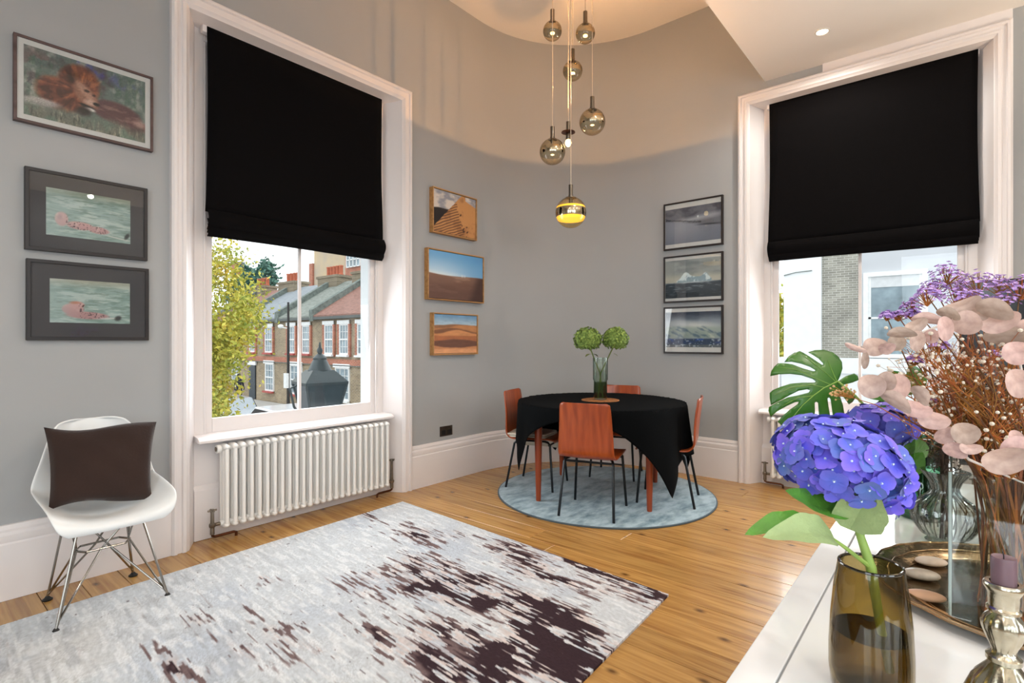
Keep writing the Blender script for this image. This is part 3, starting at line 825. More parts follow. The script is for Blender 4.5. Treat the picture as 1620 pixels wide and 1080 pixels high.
picture('framed photo of a resting lion in grass, white mount, top of the left stack', (.695, WY, 2.275), 0, .572, .415, M_fr_brown, .013, .03, M_matw, .024, .026, .026, paint_lion())
picture('black framed photo of a pink-toned cheetah lying stretched out, below the lion', (.702, WY, 1.665), 0, .506, .400, M_fr_black, .017, .028, M_matb, .062, .066, .066, paint_cheetah(0))
picture('black framed photo of a cheetah looking back, lowest picture above the white chair', (.708, WY, 1.226), 0, .506, .396, M_fr_black, .017, .028, M_matb, .070, .072, .072, paint_cheetah(1))
picture('oak framed photo of a dune ridge with footprints and long shadows', (3.292, WY, 2.152), 0, .54, .388, M_fr_oak, .010, .05, None, 0, 0, 0, paint_dune(0), False, True)
picture('oak framed photo of a wide desert plain under blue sky', (3.312, WY, 1.577), 0, .69, .436, M_fr_oak, .010, .05, None, 0, 0, 0, paint_dune(1), False, True)
picture('oak framed photo of layered orange dunes, lowest of the desert pictures', (3.302, WY, 1.102), 0, .55, .366, M_fr_oak, .010, .05, None, 0, 0, 0, paint_dune(2), False, True)
for z0, hh, lab, kd in ((2.080, .440, 'dark framed photo of a snow slope with a line of birds', 0), (1.584, .436, 'dark framed photo of an iceberg on a dark sea', 1), (1.108, .436, 'dark framed photo of a stormy ice shore, lowest of the polar pictures', 2)):
    picture(lab, (WX, 1.865, z0), -math.pi/2, .552, hh, M_fr_dark, .015, .03, M_matw, .002, (.045, .028, .036)[kd], (.036, .026, .044)[kd], np.clip(paint_ice(kd)*1.15, 0, 1))

# ================================================================== RUGS
def floor_xy(px, py):
    p = on_z(px, py, 0); return p.x, p.y
def big_rug():
    A = Vector((2.545, 3.215, 0)); B = Vector((2.43, 1.06, 0)); vdir = (A - B).normalized(); width = (A - B).length
    udir = Vector((-math.cos(math.radians(2.4)), -math.sin(math.radians(2.4)), 0)); length = 3.25
    nu, nv = 620, 270
    us = np.linspace(0, length, nu); vs_ = np.linspace(0, width, nv)
    Ug, Vg = np.meshgrid(us, vs_)
    X = A.x + udir.x*Ug - vdir.x*Vg; Y = A.y + udir.y*Ug - vdir.y*Vg
    F = np.zeros_like(X)
    s = 1.528
    blobs = [(1000,100,.22,.10,.62),(1060,190,.20,.10,.85),(1040,225,.22,.09,.9),(960,215,.16,.07,.55),(1180,240,.22,.09,1.1),(1230,285,.20,.10,1.3),(1320,300,.20,.09,1.0),(1375,330,.16,.07,.8),
             (1210,125,.15,.05,.55),(1250,155,.18,.05,.65),(1275,185,.16,.07,.95),(1390,172,.25,.06,.6),(1410,225,.20,.08,.55),(1480,205,.20,.05,1.0),(1530,240,.18,.06,.95),(1565,268,.15,.05,.8),
             (1355,390,.20,.08,1.1),(1400,430,.18,.08,1.1),(1470,390,.16,.05,.8),(1090,355,.22,.08,.62),(1180,380,.18,.06,1.0),(1255,400,.20,.06,1.0),(1150,430,.25,.08,.62),(1050,440,.2,.08,.45),
             (905,350,.15,.05,.5),(885,55,.10,.05,.55),(460,310,.10,.05,.30),(700,350,.16,.08,.33),(760,382,.06,.02,.5),(570,380,.16,.04,.38),(430,440,.2,.05,.36),(640,212,.08,.03,.4),(600,290,.06,.02,.35),(1100,100,.10,.06,.4),(870,235,.15,.1,.28),(930,270,.05,.03,.4)]
    for (zx, zy, ra, rb, w) in blobs:
        bx, by = floor_xy(zx/s, 780 + zy/s)
        F += w*np.exp(-(((X - bx)/rb)**2 + ((Y - by)/ra)**2)*.9)
    un, vn = Ug/length, Vg/width
    wob = un + .0*vn
    st1 = vnoise(wob, vn, 330, 26, 201); st2 = vnoise(wob, vn, 150, 16, 202); cl = fbm(un, vn, 18, 12, 203, 3)
    def uni(a):
        r_ = np.empty(a.size); r_[np.argsort(a.ravel(), kind='stable')] = np.linspace(0, 1, a.size); return r_.reshape(a.shape)
    n1 = uni(.55*st1 + .40*st2 + .22*vnoise(wob, vn, 620, 60, 214)); n2 = uni(vnoise(wob, vn, 280, 40, 215) + .6*st1)
    cl = uni(fbm(un, vn, 26, 13, 203, 3))
    D = 1 - np.exp(-1.25*F)
    D = np.clip(D*(.45 + .95*cl), 0, .95)
    dk = sstep(-.03, .06, D - n1)
    img = np.ones((nv, nu, 3))*np.array([.765, .785, .805])
    img = mixc(img, '#b3bcc8', .7*sstep(.45, .68, fbm(un, vn, 9, 5, 204))); img = mixc(img, '#cfccc6', .5*sstep(.5, .7, fbm(un, vn, 6, 4, 205))*sstep(.2, .8, un))
    img = mixc(img, '#a3a7ad', .5*sstep(.56, .72, .5*vnoise(wob, vn, 200, 22, 206) + .5*fbm(un, vn, 40, 14, 207))*sstep(.1, .9, un + .2))
    img = mixc(img, '#dfe1e3', .6*sstep(.55, .75, vnoise(wob, vn, 240, 30, 208)))
    img = mixc(img, '#c9b4ad', .6*sstep(.10, .45, D)*sstep(.5, .8, n2)); img = mixc(img, '#9d9294', .5*sstep(.08, .3, D)*sstep(.6, .9, 1 - n2))
    tone = np.clip(D*1.25 - .15 + .5*(n2 - .5), 0, 1)
    dc = mixc(np.ones((nv, nu, 3))*np.array([.44, .37, .37]), '#37282d', sstep(.15, .55, tone))
    img = img*(1 - dk[..., None]) + dc*dk[..., None]
    sp = vnoise(wob, vn, 230, 60, 210); img = mixc(img, '#54474c', .7*(sp > .965)*sstep(.30, .6, fbm(un, vn, 5, 5, 211)))
    img = img * (.93 + .14*vnoise(un, vn, 600, 260, 212))[..., None]
    idx = np.arange(nu*nv).reshape(nv, nu)
    vs = np.stack([X.ravel(), Y.ravel(), np.full(nu*nv, .0105) + .0012*rng.random(nu*nv)], 1)
    fs = np.stack([idx[:-1, :-1].ravel(), idx[1:, :-1].ravel(), idx[1:, 1:].ravel(), idx[:-1, 1:].ravel()], 1).tolist()
    vs = vs.tolist()
    # thickness: a skirt round the edge and an underside
    ring = list(idx[0, :]) + list(idx[1:, -1]) + list(idx[-1, -2::-1]) + list(idx[-2:0:-1, 0]); o = len(vs)
    vs += [[vs[i][0], vs[i][1], .0005] for i in ring]; nr = len(ring)
    fs += [[int(ring[k]), int(ring[(k+1) % nr]), o + (k+1) % nr, o + k] for k in range(nr)]
    fs.append([o + k for k in range(nr - 1, -1, -1)])
    me = bpy.data.meshes.new('area_rug'); me.from_pydata(vs, [], fs)
    col = np.ones((len(vs), 4), np.float32); c3 = lin_np(img).reshape(-1, 3); col[:nu*nv, :3] = c3; col[nu*nv:, :3] = c3[np.array(ring)]
    a = me.color_attributes.new('print', 'FLOAT_COLOR', 'POINT'); a.data.foreach_set('color', col.ravel())
    me.materials.append(attr_mat('woven_rug_pile', rough=.95, spec=.1, bump=.25, bscale=350)); me.update()
    ob = bpy.data.objects.new('area_rug', me); C.objects.link(ob)
    tag(ob, 'large pale grey rug with dark streaked abstract pattern on the wooden floor', 'rug')
big_rug()

TC = Vector((3.741, 2.208, 0))
def round_rug_mat():
    m, nt, b = newmat('blue_viscose_pile'); N, L = nt.nodes, nt.links
    t = N.new('ShaderNodeTexCoord'); n = N.new('ShaderNodeTexNoise'); n.inputs['Scale'].default_value = 5.5; n.inputs['Detail'].default_value = 6; n.inputs['Roughness'].default_value = .62
    mp = N.new('ShaderNodeMapping'); mp.inputs['Rotation'].default_value = (0, 0, .6); mp.inputs['Scale'].default_value = (1, 2.2, 1)
    L.new(t.outputs['Object'], mp.inputs['Vector']); L.new(mp.outputs['Vector'], n.inputs['Vector'])
    r = N.new('ShaderNodeValToRGB'); r.color_ramp.elements[0].position = .33; r.color_ramp.elements[0].color = (*lin('#56727f'), 1); r.color_ramp.elements[1].position = .60; r.color_ramp.elements[1].color = (*lin('#a0b5bf'), 1)
    L.new(n.outputs['Fac'], r.inputs['Fac']); L.new(r.outputs['Color'], b.inputs['Base Color'])
    b.inputs['Roughness'].default_value = .9; b.inputs['Sheen Weight'].default_value = .3; b.inputs['Specular IOR Level'].default_value = .15
    n2 = N.new('ShaderNodeTexNoise'); n2.inputs['Scale'].default_value = 300; L.new(t.outputs['Object'], n2.inputs['Vector'])
    bp = N.new('ShaderNodeBump'); bp.inputs['Strength'].default_value = .3; bp.inputs['Distance'].default_value = .004; L.new(n2.outputs['Fac'], bp.inputs['Height']); L.new(bp.outputs['Normal'], b.inputs['Normal'])
    return m
e = empty('round_rug', (3.773, 2.194, 0), 0, 'round pale blue-grey rug under the dining table', 'rug')
MB().lathe([(.0001, .001), (.845, .001), (.852, .004), (.852, .010), (.846, .014), (.0001, .0145)], 96).build('pile', round_rug_mat(), e, smooth=True)
MB().lathe([(.852, .001), (.860, .0015), (.860, .009), (.852, .011)], 96).build('bound_edge', mat('dark_rug_binding', '#4d5a62', rough=.9), e, smooth=True)

# ================================================================== WHITE SHELL CHAIR WITH CUSHION
M_shell = mat('white_moulded_plastic', '#eceeee', rough=.28, var=.01)
M_foot = mat('black_rubber_foot', '#141313', rough=.6)
M_wire = mat('chromed_wire', '#9c9790', rough=.18, metal=1.0, var=.05)
ch = empty('shell_chair', (.68, 3.09, 0), 0, 'white moulded shell chair on chrome wire legs below the cheetah pictures', 'chair')
prof = [(-.252, .396, .175), (-.264, .410, .208), (-.258, .426, .226), (-.215, .434, .236), (-.13, .424, .240), (-.03, .414, .243), (.06, .415, .243), (.125, .436, .242), (.168, .480, .238), (.195, .545, .228), (.215, .62, .212), (.232, .70, .190), (.246, .765, .166), (.256, .808, .140), (.261, .826, .112), (.263, .836, .070)]
def cat(vals, t):
    n = len(vals) - 1; x = t*n; i = min(int(x), n - 1); f = x - i
    p = [vals[max(i-1, 0)], vals[i], vals[i+1], vals[min(i+2, n)]]
    return tuple(.5*((2*p[1][k]) + (-p[0][k]+p[2][k])*f + (2*p[0][k]-5*p[1][k]+4*p[2][k]-p[3][k])*f*f + (-p[0][k]+3*p[1][k]-3*p[2][k]+p[3][k])*f**3) for k in range(len(vals[0])))
def shell(u, v):
    y, z, w = cat(prof, v); t = (u - .5)*2
    seat = 1 - sstep(.38, .72, np.array(v)).item(); bk = 1 - seat
    l = abs(t)**2.3
    front = sstep(-.04, .40, np.array(v)).item()
    return (t*w, y - l*.095*bk*(1 - .6*max(0, (v - .72)/.28)), z + l*.125*seat*front + l*.035*bk*(1 - max(0, (v-.6)/.4)))
MB().grid(shell, 28, 44).build('seat_shell', M_shell, ch, smooth=True, solid=.009, sub=1)
base_o = MB()
feet = [(-.205, -.2), (.205, -.2), (.17, .2), (-.17, .2)]
ringp = [(-.075, -.055), (.075, -.055), (.105, 0), (.075, .055), (-.075, .055), (-.105, 0)]
ZR = .262
base_o.tube([(x, y, ZR) for x, y in ringp] + [(ringp[0][0], ringp[0][1], ZR)], .0052, 8)
wl = base_o.build('ring_brace', M_wire, ch, smooth=True)
for (fx, fy) in feet:
    sx = 1 if fx > 0 else -1; sy = 1 if fy > 0 else -1
    lg = MB()
    lg.tube([(fx, fy, .012), (sx*.115, sy*.125, .412)], .0055, 8)
    lg.tube([(fx*.985, fy*.96, .03), (sx*.02, sy*.050, ZR - .004), (-sx*.09, sy*.10, .41)], .0045, 8)
    lg.tube([(fx*.97, fy*.99, .03), (sx*.100, sy*.004, ZR + .004), (sx*.12, -sy*.06, .41)], .0045, 8)
    lo = lg.build('leg', M_wire, ch, smooth=True)
    ft = MB().lathe([(.019, 0), (.021, .005), (.012, .012), (.007, .020)], 14, (fx, fy, 0)).build('rubber_foot', M_foot, lo, smooth=True)
mnt = MB(); 
for s in (-1, 1): mnt.tube([(s*.115, -.13, .412), (s*.115, .13, .412)], .006, 8)
mnt.build('mount_rail', M_wire, ch, smooth=True)

# cushion: pillow-shaped, leaning in the seat
M_cush = mat('dark_brown_velvet', '#33241f', rough=.92, var=.10, scale=6, bump=.15, bscale=90, sheen=.25, spec=.2)
def pillow(w, h, t, nu=30, nv=24):
    mb = MB()
    def surf(sgn):
        def fn(u, v):
            a, b = u*2 - 1, v*2 - 1
            th = t*((1 - abs(a)**2.6)*(1 - abs(b)**2.6))**.42
            pin = 1 - .07*(1 - b*b)*abs(a)**4; pin2 = 1 - .08*(1 - a*a)*abs(b)**4
            cr = .006*math.sin(a*7 + b*3)*math.sin(b*5 + 1) * (1 - a*a)*(1 - b*b)
            pin *= 1 - .06*(1 - b)
            return (a*w/2*pin, sgn*(th + cr), b*h/2*pin2 + .012*math.sin(a*3)*b)
        return fn
    mb.grid(surf(1), nu, nv); mb.grid(surf(-1), nu, nv)
    return mb
cu = empty('cushion', (.668, 3.035, .445), 0, 'dark brown scatter cushion leaning in the white chair', 'cushion')
co = pillow(.435, .375, .055).build('cover', M_cush, cu, smooth=True, merge=True)
co.location = (.012, .055, .20); co.rotation_euler = (math.radians(-20), math.radians(3.5), math.radians(-4))
# ================================================================== DINING TABLE
DA = math.radians(16.7)       # direction the near chair faces
Dv = Vector((math.cos(DA), math.sin(DA), 0)); Sv = Vector((math.sin(DA), -math.cos(DA), 0))
RUGZ = .0145
M_teak = wood_mat('red_teak', '#9c4420', '#6f2810', axis='Z', knots=False, rand=.06, rough=.35, scale=.8)
M_teakX = wood_mat('teak_veneer', '#a94d20', '#833310', axis='Z', knots=False, rand=.10, rough=.30, scale=.7, coat=.15)
tb = empty('dining_table', (TC.x, TC.y, RUGZ), math.radians(22.2), 'round wooden dining table with tapered red-brown legs under a black cloth', 'table')
MB().lathe([(.0001, .700), (.635, .700), (.648, .708), (.650, .722), (.645, .727), (.0001, .727)], 64).build('tabletop', M_teak, tb, smooth=True)
ap_ = MB()
for a in range(4):
    c, s = math.cos(a*math.pi/2), math.sin(a*math.pi/2)
    p = [(-.38, -.40), (.38, -.40), (.38, -.38), (-.38, -.38)]
    q = [(x*c - y*s, x*s + y*c) for x, y in p]
    ap_.hexa([(x, y, .62) for x, y in q], [(x, y, .70) for x, y in q])
ap_.build('apron', M_teak, tb)
for sx in (-1, 1):
    for sy in (-1, 1):
        x, y = sx*.385, sy*.385
        MB().lathe([(.017, 0), (.019, .01), (.024, .25), (.029, .50), (.030, .62), (.030, .70)], 14, (x*1.06, y*1.06, 0)).build('leg', M_teak, tb, smooth=True)

# black cloth: a rectangle hanging over the round top, corners low
M_cloth = mat('black_cotton_cloth', '#0a0c0e', rough=.92, var=.10, scale=5, spec=.06, bump=.10, bscale=400)
def cloth():
    R, zt = .658, RUGZ + .730
    hl, hs = 1.03, .735
    ax = DA - math.pi/2 - math.radians(1)         # long axis points to the right of the near chair
    nt, nr = 240, 46
    def fn(u, v):
        th = u*2*math.pi
        loc = th - ax
        c, s = abs(math.cos(loc)), abs(math.sin(loc))
        lf = math.cos(loc) < 0
        rm = min((.94 if lf else hl)/max(c, 1e-6), hs/max(s, 1e-6))
        r = v*rm
        if r <= R - .02: rr, z, h = r, zt, 0
        else:
            h = r - (R - .02)
            bend = .03
            if h < bend*math.pi/2:
                a = h/bend; rr = R - .02 + bend*math.sin(a); z = zt - bend*(1 - math.cos(a))
            else:
                dd = h - bend*math.pi/2; rr = R - .02 + bend + .05*dd; z = zt - bend - dd*.985
            k = max(0, h - .03)
            corner = 0
            for q in (math.atan2(hs, hl), math.pi - math.atan2(hs, hl), math.pi + math.atan2(hs, hl), -math.atan2(hs, hl)):
                d = math.atan2(math.sin(loc - q), math.cos(loc - q)); corner = max(corner, math.exp(-(d/.22)**2))
            wave = math.sin(th*9 + .7) * .5 + math.sin(th*15 + 2.1)*.35 + math.sin(th*5)*.4
            rr += k*(.11*wave*(1 - .75*corner) + (-.02 if lf else .10)*corner)
            rr = max(rr, R + .004)
        x, y = TC.x + rr*math.cos(th), TC.y + rr*math.sin(th)
        return (x, y, z)
    return MB().grid(fn, nt, nr, closed_u=True)
o = cloth().build('tablecloth', M_cloth, None, smooth=True, merge=True, solid=.003)
tag(o, 'black cloth draped over the round dining table with low pointed corners', 'tablecloth')

# ------------------------------------------------------------------ four bent-ply chairs
M_steel = mat('black_steel_tube', '#1c2024', rough=.35, metal=.6, var=.05)
def make_chair():
    e = empty('dining_chair')
    pr = [(.215, .418, .165), (.212, .432, .185), (.195, .442, .195), (.12, .446, .200), (.0, .440, .200), (-.10, .436, .198), (-.155, .440, .196), (-.190, .462, .195), (-.206, .505, .193), (-.214, .57, .190), (-.224, .66, .184), (-.236, .75, .179), (-.244, .805, .174), (-.246, .818, .166), (-.247, .824, .150)]
    pr = [(a, b - .034, c) for a, b, c in pr]
    def fn(u, v):
        y, z, w = cat(pr, v); t = (u - .5)*2
        bk = sstep(.5, .75, np.array(v)).item()
        return (t*w, y + .018*t*t*bk, z + .010*t*t*(1 - bk)*.6)
    MB().grid(fn, 12, 40).build('seat_shell', M_teakX, e, smooth=True, solid=.011)
    for s in (-1, 1):
        f = MB(); f.tube([(s*.195, .205, 0), (s*.172, .175, .371), (s*.165, .155, .388), (s*.150, .12, .392)], .0095, 8)
        f.build('leg', M_steel, e, smooth=True)
        r = MB(); r.tube([(s*.192, -.205, 0), (s*.172, -.135, .366), (s*.165, -.115, .384), (s*.150, -.08, .390)], .0095, 8)
        r.build('leg', M_steel, e, smooth=True)
    fr = MB()
    for s in (-1, 1): fr.tube([(s*.150, .13, .392), (s*.150, -.09, .390)], .009, 8)
    fr.tube([(-.168, .165, .366), (.168, .165, .366)], .008, 8); fr.tube([(-.165, -.12, .371), (.165, -.12, .371)], .008, 8)
    fr.build('under_frame', M_steel, e, smooth=True)
    return e
proto = make_chair()
labs = ['bent plywood dining chair with its back to the camera at the near side', 'bent plywood dining chair left of the table by the desert pictures',
        'bent plywood dining chair at the far side behind the glass vase', 'bent plywood dining chair at the right of the table near the polar pictures']
place = [(-Dv, .505), (-Sv, .545), (Dv, .60), (Sv, .53)]
for k, (dv, dist) in enumerate(place):
    o = proto if k == 0 else copy_tree(proto)
    p = TC + dv*dist + (RT*.066 - FW*.035 if k == 0 else Vector((0, 0, 0)))
    o.location = (p.x, p.y, RUGZ)
    face = -dv
    o.rotation_euler = (0, 0, math.atan2(face.y, face.x) - math.pi/2)
    tag(o, labs[k], 'chair', 'plywood chairs round the dining table')
    if k == 1:
        lc = o
# folded cream pad on the seat of the left chair
M_cream = mat('cream_linen', '#d9d2c4', rough=.9, var=.05, bump=.1)
pd = empty('seat_pad', (lc.location.x, lc.location.y, RUGZ + .413), lc.rotation_euler.z, 'folded cream seat pad drooping off the left dining chair', 'cushion')
for k in range(2):
    def fn(u, v, k=k):
        x = -.19 + .36*u; s = v*.42
        y0 = .17 - s
        dr = max(0, u - .82)
        return (-x*1.02 + 0, y0*.8, .012 + k*.020 + .004*math.sin(u*6 + v*4 + k) - dr*.55 - dr*dr*1.2)
    MB().grid(fn, 22, 12).build('layer', M_cream, pd, smooth=True, solid=.012)

# ------------------------------------------------------------------ things on the table
TZ = RUGZ + .730 + .002
M_mat_ = mat('woven_rattan', '#b0703a', rough=.8, var=.25, scale=40, bump=.5, bscale=120)
e = empty('placemat', (TC.x, TC.y, TZ), 0, 'round woven rattan mat in the middle of the dining table', 'mat')
for k in range(9):
    r = .012 + k*.0165
    pts = [(r*math.cos(2*math.pi*i/40), r*math.sin(2*math.pi*i/40), .004) for i in range(41)]
    MB().tube(pts, [.0085]*41, 6, False).build('rattan_ring', M_mat_, e, smooth=True)
for ch_ in e.children: ch_.scale = (1, 1, .5)
M_vglass = glass('pale_green_glass', '#f0f4f0', gloss=.2, edge='#b4c0b8')
M_gwater = glass('green_vase_water', '#c2cdac', gloss=.1, edge='#93a585')
VZ = TZ + .0085
vz = empty('glass_vase', (TC.x, TC.y, VZ), 0, 'tall clear two-tier glass vase on the rattan mat', 'vase')
MB().lathe([(.0001, .0), (.050, .0), (.054, .006), (.054, .150), (.061, .160), (.061, .335), (.058, .335), (.058, .163), (.051, .152), (.051, .012), (.0001, .012)], 32).build('glass_body', M_vglass, vz, smooth=True)
MB().lathe([(.0001, .0125), (.0505, .0125), (.0505, .14), (.0001, .14)], 28).build('water', M_gwater, vz, smooth=True)

def spray_ball(n, r, s, seed, size=.012):
    """a dome of small petals for a far mophead"""
    rr = random.Random(seed); mb = MB()
    for i in range(n):
        z = 1 - 1.75*(i + .5)/n; a = i*2.39996; q = math.sqrt(max(0, 1 - z*z))
        nrm = Vector((q*math.cos(a), q*math.sin(a), z)); c = Vector((nrm.x*r*s[0], nrm.y*r*s[1], nrm.z*r*s[2]))*rr.uniform(.80, 1.05)
        t = nrm.orthogonal().normalized(); b = nrm.cross(t)
        ang = rr.uniform(0, 6.28)
        for k in range(4):
            aa = ang + k*math.pi/2; d = t*math.cos(aa) + b*math.sin(aa); sd = nrm.cross(d)
            up = nrm*rr.uniform(-.2, .5)
            p0 = c; p1 = c + (d*.6 + sd*.42 + up*.3)*size; p2 = c + (d*1.1 + up)*size; p3 = c + (d*.6 - sd*.42 + up*.3)*size
            mb.add([p0, p1, p2, p3], [(0, 1, 2, 3)])
    return mb
M_ghyd = mat('lime_hydrangea_petal', '#8fa850', rough=.8, col2='#4c6426', scale=60, sss=0)
M_gcore = mat('gap_shade_dark', '#33451c', rough=.9)  # dark inner ball stands in for shade in the gaps between petals
M_gstem = mat('green_stem', '#71803f', rough=.6, var=.15)
for k, (px, py, lab) in enumerate(((930, 537, 'lime green hydrangea stem leaning left in the table vase'), (974, 536, 'lime green hydrangea stem leaning right in the table vase'))):
    hp = P(px, py, 4.285)
    e = empty('green_hydrangea', (TC.x, TC.y, VZ + .013), 0, lab, 'flower', 'hydrangeas in the table vase')
    loc = hp - Vector((TC.x, TC.y, VZ + .013))
    off = -.02 if k == 0 else .02
    MB().tube([(-RT.x*off, -RT.y*off, .001), (RT.x*off*.2, RT.y*off*.2, .20), loc*.75 + Vector((0, 0, .03)), loc - Vector((0, 0, .03))], [.005, .005, .0055, .004], 8).build('stem', M_gstem, e, smooth=True)
    f = spray_ball(210, .103, (1.05, 1.05, .92) if k == 0 else (.98, .98, .88), 20 + k, .025)
    MB().sphere((0, 0, 0), .075, 14, 10).build('gap_shade_core', M_gcore, e, smooth=True).location = loc
    fo = f.build('flower_head', M_ghyd, e); fo.location = loc; fo['kind'] = 'stuff'
    for j in range(2):
        lf = MB()
        b0 = loc*.7 + Vector((0, 0, .02)); dirx = RT*(.09*(1 if (j + k) % 2 else -1)) + FW*(-.03 + .05*j)
        def leaf(u, v, b0=b0, dirx=dirx):
            w = .028*math.sin(math.pi*min(1, v*1.02))**.8
            return tuple(b0 + dirx*v*.6 + Vector((0, 0, -.05*v*v + .03*v)) + Vector((0, 0, 1)).cross(dirx).normalized()*((u - .5)*2*w))
        lf.grid(leaf, 4, 8).build('leaf', M_gstem, e, smooth=True)

# ================================================================== PENDANT CLUSTER
M_cord = mat('pale_flex', '#cfc3b0', rough=.6)
M_nick = mat('brushed_nickel', '#7d7468', rough=.3, metal=1.0, var=.08, scale=40)
M_globe = glass('amber_clear_globe', '#f7f1e4', gloss=.15, edge='#c4b08c')
M_mirror = mat('mirrored_band', '#ece4d4', rough=.14, metal=1.0, var=.08, scale=18)
M_litband = mat('warm_lit_band', '#ffd24a', rough=.3, emit='#ffc83a', estr=1.3)
M_bulb = mat('lit_bulb', '#fff0c8', emit='#ffdf9a', estr=4)
PEND = [(874, 49, 4.05, .072, 'small mirrored glass pendant high on the left of the cluster', 0),
        (926, 53, 3.95, .072, 'small mirrored glass pendant high on the right of the cluster', 0),
        (906, 112, 4.10, .076, 'mirrored glass pendant third from the top, dark neck', 0),
        (937, 193, 3.90, .095, 'mirrored glass pendant hanging furthest right in the cluster', 0),
        (874, 240, 3.95, .096, 'mirrored glass pendant hanging lower left in the cluster', 0),
        (903, 336, 3.95, .115, 'lowest glass pendant with a glowing yellow band', 1),
        (899, 222, 4.02, .0, 'bare lit bulb pendant without a globe in the cluster', 2)]
for (px, py, d, r, lab, kind) in PEND:
    c = P(px, py, d)
    e = empty('pendant_lamp', tuple(c), 0, lab, 'lamp', 'pendants in the hanging cluster')
    top = r if kind != 2 else .0
    if kind != 2:
        seg, n = 32, 20
        MB().sphere((0, 0, 0), r, 32, 20).build('globe', M_globe, e, smooth=True)
        def zone(a, b, rr): return [(rr*math.cos(math.radians(x)), rr*math.sin(math.radians(x))) for x in np.linspace(a, b, 9)]
        lo, hi = (-18, 14) if kind else (-14, 18)
        MB().lathe(zone(lo, hi, r*.985) + zone(hi, lo, r*.972), 32).build('mirror_band', M_mirror, e, smooth=True)
        if kind:
            MB().lathe(zone(14, 22, r*.985) + zone(22, 14, r*.972), 32).build('glow_band', M_litband, e, smooth=True)
            MB().lathe(zone(-30, -18, r*.985) + zone(-18, -30, r*.972), 32).build('glow_band', M_litband, e, smooth=True)
        MB().lathe([(.0001, -.030), (.016, -.022), (.021, 0), (.014, .022), (.010, .04)], 14).build('bulb', M_bulb, e, smooth=True)
        MB().lathe([(.010, .04), (.013, .045), (.013, r - .005)], 12).build('lamp_holder', M_nick, e, smooth=True)
        MB().lathe([(r*.36, r*.930), (r*.36, r*.955), (.018, r*1.01), (.018, r*1.01 + .012)], 20).build('collar', M_nick, e, smooth=True)
    else:
        MB().sphere((0, 0, -.018), .024, 14, 10, (1, 1, 1.2)).build('bulb', M_bulb, e, smooth=True)
        MB().lathe([(.014, .004), (.018, .012), (.018, .05), (.016, .055)], 14).build('lamp_holder', M_nick, e, smooth=True)
        MB().lathe([(.018, .056), (.052, .058), (.052, .063), (.018, .066)], 24).build('collar', M_copper, e, smooth=True)
        top = .05
    MB().lathe([(.016, top), (.016, top + .09), (.004, top + .096)], 14).build('neck', M_nick, e, smooth=True)
    cz = CEIL - c.z - .032
    MB().tube([(0, 0, top + .09), (0, 0, cz)], .0028, 6).build('flex', M_cord, e)
    # light thrown upward past the mirrored lower half
    l = bpy.data.lights.new('pendant_glow', 'SPOT'); l.energy = {3: 330, 0: 20, 1: 20, 2: 20}.get(PEND.index((px, py, d, r, lab, kind)), 3); l.color = (1.0, .50, .18); l.spot_size = math.radians(179); l.spot_blend = .05; l.shadow_soft_size = .02
    lo_ = bpy.data.objects.new('pendant_glow', l); C.objects.link(lo_); lo_.parent = e; lo_.location = (0, 0, (r + .055) if kind != 2 else -.05); lo_.rotation_euler = (math.pi, 0, 0)
cc = P(905, 100, 4.0)
MB().lathe([(.0001, -.03), (.20, -.03), (.205, -.025), (.205, 0), (.0001, 0)], 40, (cc.x, cc.y, CEIL)).build('ceiling_plate', M_nick, None, smooth=True)
tag(bpy.data.objects['ceiling_plate'], 'round nickel ceiling plate the pendant cluster hangs from', 'ceiling plate')
# ================================================================== SIDEBOARD
ZS = .75
M_lac = mat('white_gloss_lacquer', '#eef0f2', rough=.10, var=.008, coat=.5)
M_gap = mat('grey_seam', '#9a9d9f', rough=.6)
sb = empty('sideboard', (1.25, -.0875, 0), 0, 'long white gloss sideboard in the right foreground carrying vases and flowers', 'sideboard')
L2, Y0s, Y1s = .84, -.3325, .3325
MB().box(-L2 + .01, L2 - .01, Y0s + .01, Y1s - .02, .06, .726).build('body', M_lac, sb, bevel=.002)
MB().box(-L2, L2, Y1s - .052, Y1s, .726, .75).build('front_strip', M_lac, sb, bevel=.0015)
MB().box(-L2, L2, Y0s, Y1s - .055, .726, .75).build('top_panel', M_lac, sb, bevel=.0015)
MB().box(-L2 + .01, L2 - .01, Y1s - .056, Y1s - .051, .726, .746).build('seam', M_gap, sb)
for k in range(3):
    xa = -L2 + .01 + k*(2*L2 - .02)/3
    dr = MB().box(xa + .003, xa + (2*L2 - .02)/3 - .003, Y1s - .02, Y1s - .002, .08, .718).build('door', M_lac, sb, bevel=.002)
    MB().box(xa + .44, xa + .48, Y1s - .002, Y1s + .012, .60, .612).build('handle', M_nick, dr, bevel=.002)
for sx in (-1, 1):
    for sy in (-1, 1): MB().box(sx*(L2 - .08) - .02, sx*(L2 - .08) + .02, sy*.19 - .02, sy*.19 + .02, 0, .06).build('foot', M_nick, sb)

